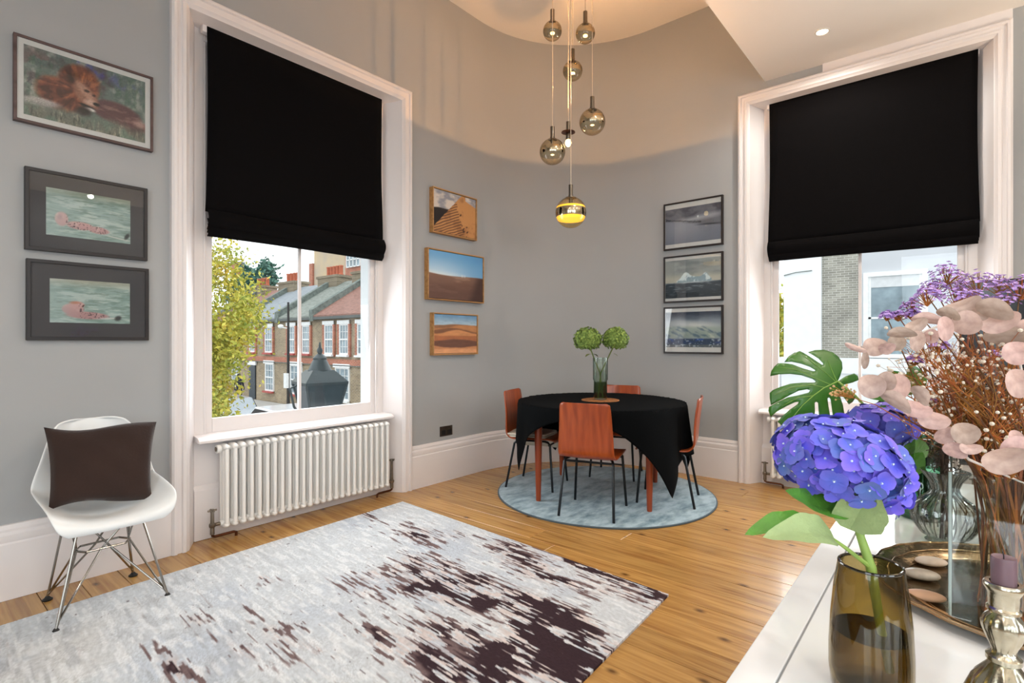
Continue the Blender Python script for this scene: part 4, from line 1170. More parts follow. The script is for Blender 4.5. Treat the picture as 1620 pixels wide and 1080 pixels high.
# television on its own low cabinet beyond the sideboard
M_screen = mat('black_glossy_screen', '#08080b', rough=.12, var=.02)
tvb = empty('media_cabinet', (2.74, -.62, 0), 0, 'low white media cabinet beyond the sideboard behind the dried flowers', 'cabinet')
MB().box(-.2, .2, -.68, .62, .05, .60).build('body', M_lac, tvb, bevel=.003)
MB().box(-.21, .21, -.69, .63, .60, .62).build('top', M_lac, tvb, bevel=.003)
for k in range(2): MB().box(-.215, -.2, -.67 + k*.645, -.03 + k*.645, .07, .59).build('door', M_lac, tvb, bevel=.002)
for sy in (-.6, .54): MB().box(-.16, .16, sy - .02, sy + .02, 0, .05).build('foot', M_nick, tvb)
tv = empty('television', (2.70, -.62, .62), 0, 'black flat television whose top edge shows above the dried flowers', 'television')
MB().box(-.02, .02, -.615, .615, .125, .832).build('casing', M_dk, tv, bevel=.004)
MB().box(-.022, -.0195, -.605, .605, .137, .822).build('screen', M_screen, tv)
MB().box(-.01, .03, -.04, .04, .01, .20).build('stand_neck', M_dk, tv); MB().box(-.12, .12, -.25, .25, 0, .012).build('stand_base', M_dk, tv, bevel=.003)

# ------------------------------------------------------------------ smoky vase with the blue hydrangea
M_smoke = glass('smoky_olive_glass', '#e6dcb8', gloss=.15, edge='#a5946a')
M_swater = glass('smoky_water', '#ded3ae', gloss=.1, edge='#b3a372')
M_srim = mat('dark_glass_rim', '#241d10', rough=.08, var=.1, coat=.5)
vp = on_z(1377, 1096, ZS)
sv = empty('smoky_vase', (vp.x, vp.y, ZS), 0, 'smoky olive glass vase in the foreground holding one blue hydrangea', 'vase')
HV = .172
MB().lathe([(.0001, 0), (.040, 0), (.046, .006), (.0485, .03), (.0485, .06), (.0465, .10), (.0425, .14), (.0375, HV), (.0345, HV), (.0395, .138), (.0435, .10), (.0455, .06), (.0455, .03), (.041, .014), (.0001, .012)], 48).build('glass_body', M_smoke, sv, smooth=True)
MB().lathe([(.0001, .0125), (.041, .0145), (.0452, .03), (.0452, .06), (.0445, .083), (.0001, .083)], 40).build('water', M_swater, sv, smooth=True)
MB().lathe([(.0001, .0832), (.0448, .0832), (.0448, .0838), (.0001, .0838)], 36).build('water_surface', glass('smoky_water_surface', '#8f7c58', gloss=.3, edge='#6a5836'), sv)
ring = [(.036*math.cos(2*math.pi*k/40), .036*math.sin(2*math.pi*k/40), HV) for k in range(41)]
MB().tube(ring, .0021, 8, False).build('rim', M_srim, sv, smooth=True)

def leaf_mb(b0, tip, w, sag=0.0, up=Vector((0, 0, 1)), fold=.25, nu=8, nv=14, serr=0.0, twist=0.0):
    b0, tip = Vector(b0), Vector(tip); d = tip - b0; L = d.length
    side = d.cross(up).normalized(); nrm = side.cross(d).normalized()
    mb = MB()
    def fn(u, v):
        a = u*2 - 1
        ww = w*(math.sin(math.pi*v**.82)**.75 if 0 < v < 1 else 0)
        if serr: ww *= 1 + serr*math.sin(v*70)
        tw = twist*v; sd = side*math.cos(tw) + nrm*math.sin(tw)
        rip = .03*w*math.sin(v*26)*abs(a)
        return tuple(b0 + d*v + sd*(a*ww) + nrm*(sag*math.sin(math.pi*v)*L + fold*abs(a)*ww + rip))
    return mb.grid(fn, nu, nv)

M_leaf = mat('fresh_green_leaf', '#5c9a35', rough=.45, var=.12, scale=30, bump=.25, bscale=150)
M_leafp = mat('pale_leaf_underside', '#9ab079', rough=.55, var=.08, scale=40, bump=.25, bscale=180)
M_hstem = mat('hydrangea_stem', '#8fae55', rough=.5, var=.12, scale=30)

def floret_mesh(name, m, msz=1.0, seed=0):
    rr = random.Random(seed); mb = MB()
    for k in range(4):
        a = k*math.pi/2 + rr.uniform(-.12, .12); ca, sa = math.cos(a), math.sin(a); L = rr.uniform(.92, 1.08); tl = rr.uniform(.10, .38)
        def fn(u, v, ca=ca, sa=sa, L=L, tl=tl):
            w = .60*math.sin(math.pi*(v*.86 + .06))**.75 if 0 < v < 1 else (.05 if v == 0 else .10)
            t = (u*2 - 1); r = .06 + v*L
            x, y = r, t*w
            z = tl*r*r + .14*t*t*w - .16*v**3
            return ((x*ca - y*sa)*msz, (x*sa + y*ca)*msz, z*msz)
        mb.grid(fn, 4, 5)
    me = mb.mesh(name, smooth=True); me.materials.append(m)
    ec = MB().sphere((0, 0, .10*msz), .085*msz, 6, 4)
    o = len(me.vertices)
    return me
def petal_mat(name, c1, c2, rand):
    m, nt, b = newmat(name); N, L = nt.nodes, nt.links
    t = N.new('ShaderNodeTexCoord'); ln = N.new('ShaderNodeVectorMath'); ln.operation = 'LENGTH'; L.new(t.outputs['Object'], ln.inputs[0])
    r = N.new('ShaderNodeValToRGB'); e = r.color_ramp.elements
    e[0].position = .0; e[0].color = (*lin('#c9e2f5'), 1); e[1].position = .10; e[1].color = (*lin(c1), 1)
    x = e.new(.8); x.color = (*lin(c2), 1)
    mr = N.new('ShaderNodeMath'); mr.operation = 'MULTIPLY'; mr.inputs[1].default_value = 1/.022; L.new(ln.outputs['Value'], mr.inputs[0]); L.new(mr.outputs[0], r.inputs['Fac'])
    oi = N.new('ShaderNodeObjectInfo'); hs = N.new('ShaderNodeHueSaturation')
    m1 = N.new('ShaderNodeMapRange'); m1.inputs['To Min'].default_value = .5 - .022; m1.inputs['To Max'].default_value = .5 + .022; L.new(oi.outputs['Random'], m1.inputs['Value']); L.new(m1.outputs['Result'], hs.inputs['Hue'])
    m2 = N.new('ShaderNodeMapRange'); m2.inputs['To Min'].default_value = 1 - rand; m2.inputs['To Max'].default_value = 1 + rand; L.new(oi.outputs['Random'], m2.inputs['Value']); L.new(m2.outputs['Result'], hs.inputs['Value'])
    L.new(r.outputs['Color'], hs.inputs['Color']); L.new(hs.outputs['Color'], b.inputs['Base Color'])
    b.inputs['Roughness'].default_value = .55; b.inputs['Sheen Weight'].default_value = .15
    n = N.new('ShaderNodeTexNoise'); n.inputs['Scale'].default_value = 220; L.new(t.outputs['Object'], n.inputs['Vector'])
    bp = N.new('ShaderNodeBump'); bp.inputs['Strength'].default_value = .15; bp.inputs['Distance'].default_value = .002; L.new(n.outputs['Fac'], bp.inputs['Height']); L.new(bp.outputs['Normal'], b.inputs['Normal'])
    return m
M_blue = petal_mat('blue_violet_petal', '#4f62cf', '#5c5acb', .25)
M_deep = petal_mat('deep_blue_petal', '#4650c0', '#4a46b4', .20)
M_eye = mat('pale_flower_eye', '#dfeefc', rough=.5)
def mophead(parent, loc, rad, s, n, msz, m, seed, tilt=(0, 0, 0), zmin=-.75):
    rr = random.Random(seed)
    core = MB().sphere((0, 0, 0), 1, 16, 12, tuple(rad*x*.80 for x in s)).build('flower_head', m, parent, smooth=True)
    core.location = loc; core.rotation_euler = tilt
    mes = [floret_mesh('floret', m, msz, seed + q) for q in range(3)]
    eye = MB().sphere((0, 0, msz*.09), msz*.09, 6, 4).mesh('flower_eye', True); eye.materials.append(M_eye)
    for i in range(n):
        z = 1 - (1 - zmin)*(i + .5)/n; a = i*2.39996 + rr.uniform(-.15, .15); q = math.sqrt(max(0, 1 - z*z))
        nn = Vector((q*math.cos(a), q*math.sin(a), z)); k = rr.uniform(.90, 1.06)
        p = Vector((nn.x*rad*s[0], nn.y*rad*s[1], nn.z*rad*s[2]))*k
        g = Vector((nn.x/s[0], nn.y/s[1], nn.z/s[2])).normalized()
        g = (g + Vector((rr.uniform(-.3, .3), rr.uniform(-.3, .3), rr.uniform(-.2, .35)))).normalized()
        qt = g.to_track_quat('Z', 'Y') @ Matrix.Rotation(rr.uniform(0, 6.28), 3, 'Z').to_quaternion()
        f = share('floret', mes[i % 3], core, p, qt.to_euler())
        sc = rr.uniform(.85, 1.12); f.scale = (sc, sc, sc)
    # the little pale eyes of all florets sit with the head
    eyes = MB()
    for ch_ in core.children:
        mw = Matrix.LocRotScale(ch_.location, ch_.rotation_euler, ch_.scale)
        c = mw @ Vector((0, 0, msz*.10)); eyes.sphere(c, msz*.085, 6, 4)
    eo = eyes.build('floret_eyes', M_eye, core, smooth=True); eo['kind'] = 'stuff'
    return core
hc = P(1328, 728, .735)
hb = Vector((vp.x, vp.y, ZS))
hy = empty('blue_hydrangea', tuple(hb + Vector((0, 0, .013))), 0, 'large blue-violet hydrangea mophead in the smoky foreground vase', 'flower')
O = hb + Vector((0, 0, .013))
node = P(1378, 898, .70); fork = P(1352, 812, .715)
stem_pts = [P(1408, 1062, .70), P(1392, 985, .70), node, P(1362, 850, .71), fork, P(1340, 770, .73)]
MB().tube([Vector(p) - O for p in stem_pts], [.0052, .0055, .0062, .0052, .0058, .005], 10).build('stem', M_hstem, hy, smooth=True)
head = mophead(hy, hc - O, .080, (1.0, 1.0, .70), 190, .0152, M_blue, 3, (0, 0, 0), -.80)
head.rotation_euler = Matrix.Rotation(math.radians(16), 3, FW).to_euler()
mophead(hy, P(1399, 782, .70) - O, .024, (1, 1, 1), 16, .0140, M_blue, 5)
MB().tube([P(1399, 782, .70) - O, fork - O], .0025, 6).build('side_stem', M_hstem, hy, smooth=True)
MB().tube([node - O, P(1340, 868, .69) - O, P(1318, 852, .685) - O], [.0030, .0026, .0018], 8).build('petiole', M_hstem, hy, smooth=True)
leaf_mb(P(1322, 856, .685) - O, P(1206, 850, .66) - O, .021, .20, Vector((0, 0, 1)) - FW*.9, .35, serr=.05).build('leaf', M_leafp, hy, smooth=True)
leaf_mb(P(1298, 830, .70) - O, P(1178, 846, .69) - O, .018, .10, Vector((0, 0, 1)) - FW*.5, .3, serr=.06).build('leaf', M_leaf, hy, smooth=True)
leaf_mb(fork - O, P(1242, 776, .70) - O, .020, -.06, Vector((0, 0, 1)) - FW*.8, .3, serr=.05).build('leaf', M_leaf, hy, smooth=True)
leaf_mb(P(1345, 838, .71) - O, P(1382, 772, .665) - O, .030, -.05, Vector((-.6, .2, .3)) - FW*.9, .45, serr=.04).build('leaf', M_leafp, hy, smooth=True)
leaf_mb(P(1338, 800, .74) - O, P(1385, 765, .76) - O, .018, .05, Vector((0, 0, 1)) - FW*.8, .3, serr=.05).build('leaf', M_leaf, hy, smooth=True)

# ------------------------------------------------------------------ green vase with foliage
M_ggl = glass('bottle_green_glass', '#93b5a0', gloss=.4, edge='#4f7560')
gp = on_z(1452, 826, ZS); gp = Vector((1.80, .072, ZS))
gv = empty('green_vase', tuple(gp), 0, 'dark bottle-green glass vase on the sideboard behind the ribbed vase', 'vase')
MB().lathe([(.0001, 0), (.052, 0), (.060, .008), (.062, .03), (.062, .075), (.058, .10), (.052, .115), (.046, .135), (.046, .20), (.050, .215), (.047, .215), (.043, .20), (.043, .137), (.055, .10), (.059, .075), (.059, .03), (.050, .012), (.0001, .010)], 36).build('glass_body', M_ggl, gv, smooth=True)

# monstera leaf: split outline, thickness, curved blade
M_mon = mat('monstera_green', '#336a1b', rough=.32, var=.10, scale=18, coat=.2)
M_vein = mat('monstera_vein', '#7ea24a', rough=.5)
MON = [(845,425),(870,370),(895,290),(890,220),(850,160),(790,115),(700,90),(600,92),(530,115),(575,140),(640,180),(690,232),(692,250),(672,248),(600,200),(540,158),(480,122),(440,103),(380,120),(320,160),(275,220),(350,215),(450,235),(550,270),(605,303),(605,318),(580,318),(480,290),(360,245),(270,232),(210,232),(170,265),(135,320),(125,370),(220,350),(340,345),(460,360),(580,400),(612,425),(600,438),(460,440),(340,450),(230,485),(150,520),(118,550),(120,610),(132,680),(230,630),(330,575),(430,525),(520,510),(552,520),(535,545),(420,575),(310,597),(200,648),(110,700),(105,740),(130,805),(200,745),(300,690),(390,648),(430,643),(418,668),(330,730),(250,800),(205,858),(250,900),(290,935),(360,895),(420,865),(478,865),(492,775),(503,770),(515,850),(605,830),(600,720),(598,655),(615,642),(636,655),(645,770),(655,830),(770,825),(745,690),(735,608),(752,596),(770,615),(790,760),(800,830),(880,820),(915,770),(900,680),(870,590),(858,552),(880,560),(930,620),(965,672),(1000,650),(1050,580),(1010,548),(940,520),(880,470),(920,460),(1000,440),(1068,412),(1060,370),(1020,340),(930,370),(872,408)]
def flat_leaf(pts, d0, bend, thick):
    """pts in photo pixels; blade near depth d0, bent about its own middle"""
    w = []
    cx = sum(p[0] for p in pts)/len(pts); cy = sum(p[1] for p in pts)/len(pts)
    for (x, y) in pts: w.append(P(x, y, d0 + bend(x - cx, y - cy)))
    return w
MX = [(1200 + x/6.75, 540 + y/6.75) for x, y in MON]
def mbend(dx, dy): return .00035*dx + .0000085*(dx*dx + dy*dy) - .0011*dy*.6
mw = flat_leaf(MX, 1.46, mbend, 0)
ml = empty('monstera_leaf', tuple(gp + Vector((0, 0, .012))), 0, 'big split monstera leaf in front of the right window', 'leaf')
MO = gp + Vector((0, 0, .012))
from mathutils.geometry import delaunay_2d_cdt
def inside(p, poly):
    c_ = False; n_ = len(poly); j_ = n_ - 1
    for i_ in range(n_):
        (xi, yi), (xj, yj) = poly[i_], poly[j_]
        if (yi > p[1]) != (yj > p[1]) and p[0] < (xj - xi)*(p[1] - yi)/(yj - yi) + xi: c_ = not c_
        j_ = i_
    return c_
grid_pts = [(x_, y_) for x_ in np.arange(1216, 1360, 6.0) for y_ in np.arange(552, 682, 6.0) if inside((x_, y_), MX) and min((x_ - a_)**2 + (y_ - b_)**2 for a_, b_ in MX) > 6]
allp = [Vector(p) for p in MX] + [Vector(p) for p in grid_pts]
cv, ce, cf, _, _, _ = delaunay_2d_cdt(allp, [(k, (k + 1) % len(MX)) for k in range(len(MX))], [list(range(len(MX)))], 1, 1e-5)
mcx0 = sum(p[0] for p in MX)/len(MX); mcy0 = sum(p[1] for p in MX)/len(MX)
bm = bmesh.new(); vv = [bm.verts.new(P(p.x, p.y, 1.46 + mbend(p.x - mcx0, p.y - mcy0)) - MO) for p in cv]
for f in cf:
    try: bm.faces.new([vv[i_] for i_ in f])
    except ValueError: pass
for f in bm.faces: f.smooth = True
bmesh.ops.recalc_face_normals(bm, faces=bm.faces)
me = bpy.data.meshes.new('blade'); bm.to_mesh(me); bm.free(); me.materials.append(M_mon)
o = bpy.data.objects.new('blade', me); C.objects.link(o); o.parent = ml
md = o.modifiers.new('solid', 'SOLIDIFY'); md.thickness = .0012; md.offset = 0
mcx = sum(p[0] for p in MX)/len(MX); mcy = sum(p[1] for p in MX)/len(MX)
def mp_(x, y): return P(1200 + x/6.75, 540 + y/6.75, 1.46 + mbend(1200 + x/6.75 - mcx, 540 + y/6.75 - mcy) - .0025) - MO
vn = MB()
vn.tube([mp_(845, 425), mp_(700, 495), mp_(590, 575), (mp_(470, 680)), mp_(330, 850)], [.0022, .0018, .0014, .001, .0006], 6)
for a in (((830, 432), (730, 345), (600, 240), (480, 150)), ((770, 460), (600, 390), (400, 300), (200, 270)), ((700, 490), (560, 462), (350, 490), (170, 570)), ((580, 580), (420, 600), (250, 690)), ((835, 420), (780, 300), (740, 200))):
    vn.tube([mp_(*q) for q in a], [.0011] + [.0008]*(len(a) - 2) + [.0004], 5)
vn.build('veins', M_vein, ml, smooth=True)
MB().tube([mp_(845, 425), P(1352, 625, 1.47) - MO, P(1405, 680, 1.52) - MO, P(1440, 745, 1.50) - MO, Vector((.0, -.01, .0))], [.003, .0032, .0036, .004, .004], 8).build('petiole', M_hstem, ml, smooth=True)
# second monstera leaf, half hidden
ml2 = empty('monstera_leaf', tuple(MO), 0, 'dark monstera leaf half hidden behind the pink eucalyptus leaves', 'leaf')
lobes = [((1432, 640), (1376, 650), .016), ((1425, 628), (1370, 628), .014), ((1432, 622), (1395, 590), .020), ((1440, 625), (1440, 575), .022), ((1445, 632), (1480, 640), .02)]
for (a, b, w) in lobes:
    leaf_mb(P(*a, 1.42) - MO, P(*b, 1.40) - MO, w*1.6, .08, Vector((0, 0, .6)) - FW, .25).build('lobe', M_mon, ml2, smooth=True)
MB().tube([P(1435, 632, 1.42) - MO, P(1445, 690, 1.45) - MO, Vector((.01, 0, 0))], .003, 8).build('petiole', M_hstem, ml2, smooth=True)
# second, darker blue hydrangea
h2 = empty('blue_hydrangea', tuple(MO), 0, 'smaller deep blue hydrangea behind the large mophead by the monstera', 'flower')
mophead(h2, P(1392, 672, 1.30) - MO, .075, (1, 1, .62), 46, .021, M_deep, 8)
MB().tube([P(1395, 690, 1.30) - MO, P(1425, 730, 1.40) - MO, Vector((-.01, .01, 0))], .004, 8).build('stem', M_hstem, h2, smooth=True)
for (a, b, w) in (((1420, 735), (1398, 690), .03), ((1440, 735), (1420, 665), .028), ((1445, 740), (1450, 690), .03), ((1425, 745), (1460, 715), .028)):
    leaf_mb(P(*a, 1.33) - MO, P(*b, 1.28) - MO, w, .05, Vector((0, 0, .6)) - FW, .3).build('leaf', M_leaf, h2, smooth=True)

# ------------------------------------------------------------------ ribbed clear vase with a dark dried stem
M_clear = glass('clear_ribbed_glass', '#f8f9f8', gloss=.3, edge='#cfd4cf')
rv = Vector((1.60, .022, ZS))
e = empty('ribbed_vase', tuple(rv), 0, 'clear ribbed bulb-shaped glass vase on the sideboard behind the tray', 'vase')
prf = [(.0001, 0), (.034, 0), (.038, .004), (.030, .010), (.046, .022), (.060, .045), (.064, .066), (.058, .088), (.040, .104), (.027, .116), (.024, .128), (.030, .146), (.044, .165), (.046, .168)]
MB().lathe(prf, 72, flute=18, famp=.07, fz=(.012, .165)).build('glass_body', M_clear, e, smooth=True, solid=.0016)
M_rib = glass('glass_rib', '#dfe3df', gloss=.8, edge='#aab2aa')
for k in range(20):
    a_ = 2*math.pi*k/20
    MB().tube([(r_*1.02*math.cos(a_), r_*1.02*math.sin(a_), z_) for r_, z_ in prf[4:]], .0016, 5).build('rib', M_rib, e, smooth=True)
M_dkdry = mat('dark_brown_dried_flower', '#4d3c30', rough=.95, var=.3, scale=60, bump=.4)
e = empty('dried_flower', tuple(rv + Vector((0, 0, .012))), 0, 'dark brown dried flower spike in the ribbed glass vase', 'flower')
mb = MB(); rr = random.Random(4)
for i in range(620):
    h = .15 + .20*(i/620.0); a = i*2.4; rad = .018 + .016*math.sin(math.pi*min(1, (h - .13)/.24)) * 1.3
    p = Vector((math.cos(a)*rad*rr.uniform(.4, 1), math.sin(a)*rad*rr.uniform(.4, 1), h)); q = p + Vector((rr.uniform(-1, 1), rr.uniform(-1, 1), rr.uniform(-.3, 1)))*.008
    sd = Vector((rr.uniform(-1, 1), rr.uniform(-1, 1), rr.uniform(-1, 1)))*.0035
    mb.add([p, p + sd, q, q - sd], [(0, 1, 2, 3)])
f = mb.build('flower_spike', M_dkdry, e); f['kind'] = 'stuff'
mb = MB()
for k in range(7): mb.tube([(rr.uniform(-.012, .012), rr.uniform(-.012, .012), 0), (rr.uniform(-.006, .006), rr.uniform(-.006, .006), .11), (rr.uniform(-.02, .02), rr.uniform(-.02, .02), .32)], .002, 5)
mb.build('stalks', M_dkdry, e)

# ------------------------------------------------------------------ round metal tray with pebbles
M_tray = mat('tarnished_silver_tray', '#b5a084', rough=.20, metal=1.0, var=.25, scale=14, bump=.15, bscale=60, col2='#8a7456')
tp = Vector((1.325, -.115, ZS))
e = empty('metal_tray', tuple(tp), 0, 'round tarnished silver tray with a raised scalloped rim on the sideboard', 'tray')
MB().lathe([(.0001, .002), (.190, .002), (.202, .0035), (.208, .009), (.224, .0135), (.240, .019), (.248, .0205), (.2515, .018), (.248, .015), (.226, .008), (.208, .004), (.200, .0005), (.0001, .0005)], 120, flute=24, famp=.006, fz=(.009, .03)).build('dish', M_tray, e, smooth=True)
for rr_, zz, tk in ((.248, .0205, .0022), (.222, .0140, .0016), (.198, .0040, .0018)):
    MB().tube([(rr_*(1 + .006*math.cos(24*2*math.pi*k/96))*math.cos(2*math.pi*k/96), rr_*(1 + .006*math.cos(24*2*math.pi*k/96))*math.sin(2*math.pi*k/96), zz) for k in range(97)], tk, 6, False).build('rim_bead', M_tray, e, smooth=True)
M_peb1 = mat('mottled_stone', '#d2c7b8', rough=.45, col2='#857a6c', scale=22, coat=.2)
M_peb2 = mat('peach_stone', '#d9ab8b', rough=.5, var=.06, scale=20)
M_peb3 = mat('amber_stone', '#b3977a', rough=.45, col2='#e7e0d6', scale=12)
for k, (px, py, a, b, c, rot, m, lab) in enumerate(((1473, 887, .030, .020, .008, .2, M_peb3, 'flat brown and white pebble at the back of the tray'), (1458, 908, .031, .021, .009, .0, M_peb1, 'flat mottled grey pebble in the middle of the tray pebbles'), (1464, 941, .031, .018, .008, -.1, M_peb2, 'smooth peach-coloured oval pebble at the front of the tray'))):
    p = on_z(px, py, ZS + .011)
    p.z = ZS + .0022 + c
    mb = MB().sphere((0, 0, 0), 1, 20, 12, (a, b, c))
    o = mb.build('pebble', m, None, smooth=True); o.location = p; o.rotation_euler = (0, 0, math.radians(-50) - .35 + rot)
    tag(o, lab, 'pebble', 'pebbles on the tray')

# ------------------------------------------------------------------ square glass vase with the dried bouquet
M_thick = glass('thick_clear_glass', '#f4f7f6', gloss=.2, edge='#d3dcda')
M_edge = mat('polished_glass_edge', '#b9c6c4', rough=.06, var=.05, coat=.6)
qx0, qx1, qy0, qy1 = 1.145, 1.315, -.155, .012
qz = ZS + .003
e = empty('square_glass_vase', ((qx0 + qx1)/2, (qy0 + qy1)/2, qz), 0, 'tall square clear glass vase on the tray full of dried stems', 'vase')
hx, hy_, hh = (qx1 - qx0)/2, (qy1 - qy0)/2, .25
MB().box(-hx, hx, -hy_, hy_, 0, .012).build('glass_base', M_thick, e, bevel=.002)
for (a, b, c, d) in ((-hx, -hx + .005, -hy_, hy_), (hx - .005, hx, -hy_, hy_), (-hx + .005, hx - .005, -hy_, -hy_ + .005), (-hx + .005, hx - .005, hy_ - .005, hy_)):
    MB().box(a, b, c, d, .012, hh).build('glass_side', M_thick, e)
for sx in (-1, 1):
    for sy in (-1, 1): MB().tube([(sx*(hx - .0025), sy*(hy_ - .0025), .012), (sx*(hx - .0025), sy*(hy_ - .0025), hh)], .0022, 6).build('polished_corner', M_edge, e)
VB = Vector(((qx0 + qx1)/2, (qy0 + qy1)/2, qz + .014))

M_straw = mat('orange_dried_stalk', '#b0702e', rough=.8, var=.25, scale=40, rand=.25)
M_straw2 = mat('brown_dried_stalk', '#7a4a2c', rough=.85, var=.25, scale=40, rand=.25)
M_euc = mat('bleached_eucalyptus_leaf', '#c8aea3', rough=.55, col2='#a68a80', scale=1.6, rand=.26)
M_eucw = mat('white_branch', '#d9cfc8', rough=.7)
M_gyp = mat('cream_dried_floret', '#eadfce', rough=.8, var=.1, scale=80)
M_stat = mat('lilac_statice', '#c6aadf', rough=.7, col2='#a680c8', scale=70)
br = random.Random(21)
def foot():   # a point on the floor of the square vase
    return Vector((br.uniform(-.05, .05), br.uniform(-.045, .045), 0))
def stalk_pts(tip, sway=.02):
    a = foot(); mid = Vector((br.uniform(-.05, .05), br.uniform(-.05, .05), hh - .03))
    t = tip - VB
    return [a, mid, mid*.45 + t*.55 + Vector((br.uniform(-sway, sway), br.uniform(-sway, sway), br.uniform(0, sway))), t]
# bare dried stalks
for k in range(70):
    px, py, d = br.uniform(1420, 1630), br.uniform(520, 700), br.uniform(.92, 1.20)
    s_ = empty('dried_stalk', tuple(VB), 0, 'thin orange-brown dried stalk standing in the square glass vase', 'stalk', 'bare dried stalks in the square glass vase')
    pts = stalk_pts(P(px, py, d))
    r = br.choice([.0012, .0016, .0022, .0028])
    MB().tube(pts, [r, r, r*.8, r*.4], 5).build('stem', M_straw if br.random() < .65 else M_straw2, s_, smooth=True)
    tw = MB(); q = pts[2]; t = pts[3]
    for j in range(14):
        b0 = q + (t - q)*br.uniform(-.3, .95); tw.tube([b0, b0 + Vector((br.uniform(-.035, .035), br.uniform(-.035, .035), br.uniform(.005, .055)))], [.0009, .0004], 4)
    x = tw.build('side_twigs', M_straw, s_); x['kind'] = 'stuff'
# gypsophila sprays
GY = [(1452, 545), (1480, 590), (1505, 618), (1535, 620), (1560, 560), (1470, 640), (1510, 665), (1560, 680), (1595, 640), (1430, 590), (1590, 690), (1540, 600), (1520, 570), (1600, 580)]
for k, (px, py) in enumerate(GY):
    d = br.uniform(.90, 1.02); tip = P(px, py, d)
    g_ = empty('dried_gypsophila', tuple(VB), 0, "spray of dried white baby's breath in the bouquet below the pink leaves", 'flower', "sprays of dried baby's breath in the bouquet")
    pts = stalk_pts(tip); MB().tube(pts, [.0014, .0012, .001, .0006], 5).build('stem', M_straw, g_, smooth=True)
    tw = MB(); fl_ = MB(); t = pts[3]; q = pts[2]*.5 + t*.5
    for j in range(34):
        p = t + Vector((br.gauss(0, .022), br.gauss(0, .022), br.gauss(0, .022))); m_ = q + (t - q)*br.uniform(.0, .9)
        tw.tube([m_, m_*.4 + p*.6 + Vector((0, 0, -.004)), p], .00045, 3, False)
        rr_ = br.choice([.0022, .0028, .0036, .0042]); fl_.sphere(p, rr_, 6, 4, (1, 1, .8))
    x = tw.build('twigs', M_straw, g_); x['kind'] = 'stuff'
    x = fl_.build('florets', M_gyp, g_, smooth=True); x['kind'] = 'stuff'
# statice
ST = [(1070,180,.024),(1000,250,.018),(970,300,.020),(885,355,.018),(1130,242,.020),(1240,232,.028),(1345,242,.022),(1120,305,.022),(1210,312,.022),(1462,255,.026),(1385,318,.020),(750,405,.010),(812,405,.011),(890,400,.013),(1030,565,.015),(900,640,.011),(1325,615,.010),(985,855,.009)]
ST_LABELS = ['tallest lilac statice head at the very top of the bouquet', 'lilac statice head just below and left of the tallest one', 'lilac statice head third down the left slope of the bouquet top', 'lilac statice head fourth down the left slope above the arching eucalyptus', 'lilac statice head between the tallest head and the television corner', 'widest lilac statice head in front of the top edge of the television', 'lilac statice head just right of the widest one before the television', 'low lilac statice head resting just above the broad pink leaves', 'low lilac statice head over the middle of the pink leaves', 'lilac statice head at the far right edge of the picture', 'lilac statice head below the one at the far right edge', 'smallest lilac statice head furthest left on the bouquet', 'small lilac statice head second from the left tip of the bouquet', 'small lilac statice head third from the left tip of the bouquet', "lilac statice head among the baby's breath under the arching pink leaves", "tiny lilac statice head left of the baby's breath", 'tiny lilac statice head deep in the right of the bouquet', 'tiny lilac statice head low by the hanging eucalyptus leaves']
for k, (zx, zy, r) in enumerate(ST):
    d = br.uniform(.98, 1.10); tip = P(1180 + zx/3.375, 380 + zy/3.375, d)
    s_ = empty('dried_statice', tuple(VB), 0, ST_LABELS[k], 'flower', 'lilac statice stems in the bouquet')
    pts = stalk_pts(tip); MB().tube(pts, [.0018, .0016, .0014, .001], 5).build('stem', M_straw2, s_, smooth=True)
    t = pts[3]; fl_ = MB(); cx_ = MB()
    for j in range(70):
        a = br.uniform(0, 6.28); q = math.sqrt(br.random()); p = t + Vector((math.cos(a)*q*r*1.1, math.sin(a)*q*r*1.1, r*.75*(1 - q*q) + br.uniform(-.55, .25)*r))
        n_ = Vector((math.cos(a)*q*.8, math.sin(a)*q*.8, 1)).normalized(); u_ = n_.orthogonal().normalized(); v_ = n_.cross(u_); sz = br.uniform(.0035, .0055)
        ph = br.uniform(0, 6.28); ring_ = [p + (u_*math.cos(ph + w*1.257) + v_*math.sin(ph + w*1.257))*sz*br.uniform(.7, 1.1) + n_*sz*br.uniform(.1, .6) for w in range(5)]
        fl_.add([p] + ring_, [(0, 1 + w, 1 + (w + 1) % 5) for w in range(5)])
        if j % 4 == 0: cx_.tube([t + Vector((0, 0, -r*.9)), p], [.0009, .0006], 4, False)
    fl_.build('flower_head', M_stat, s_); cx_.build('calyx_twigs', M_straw, s_)

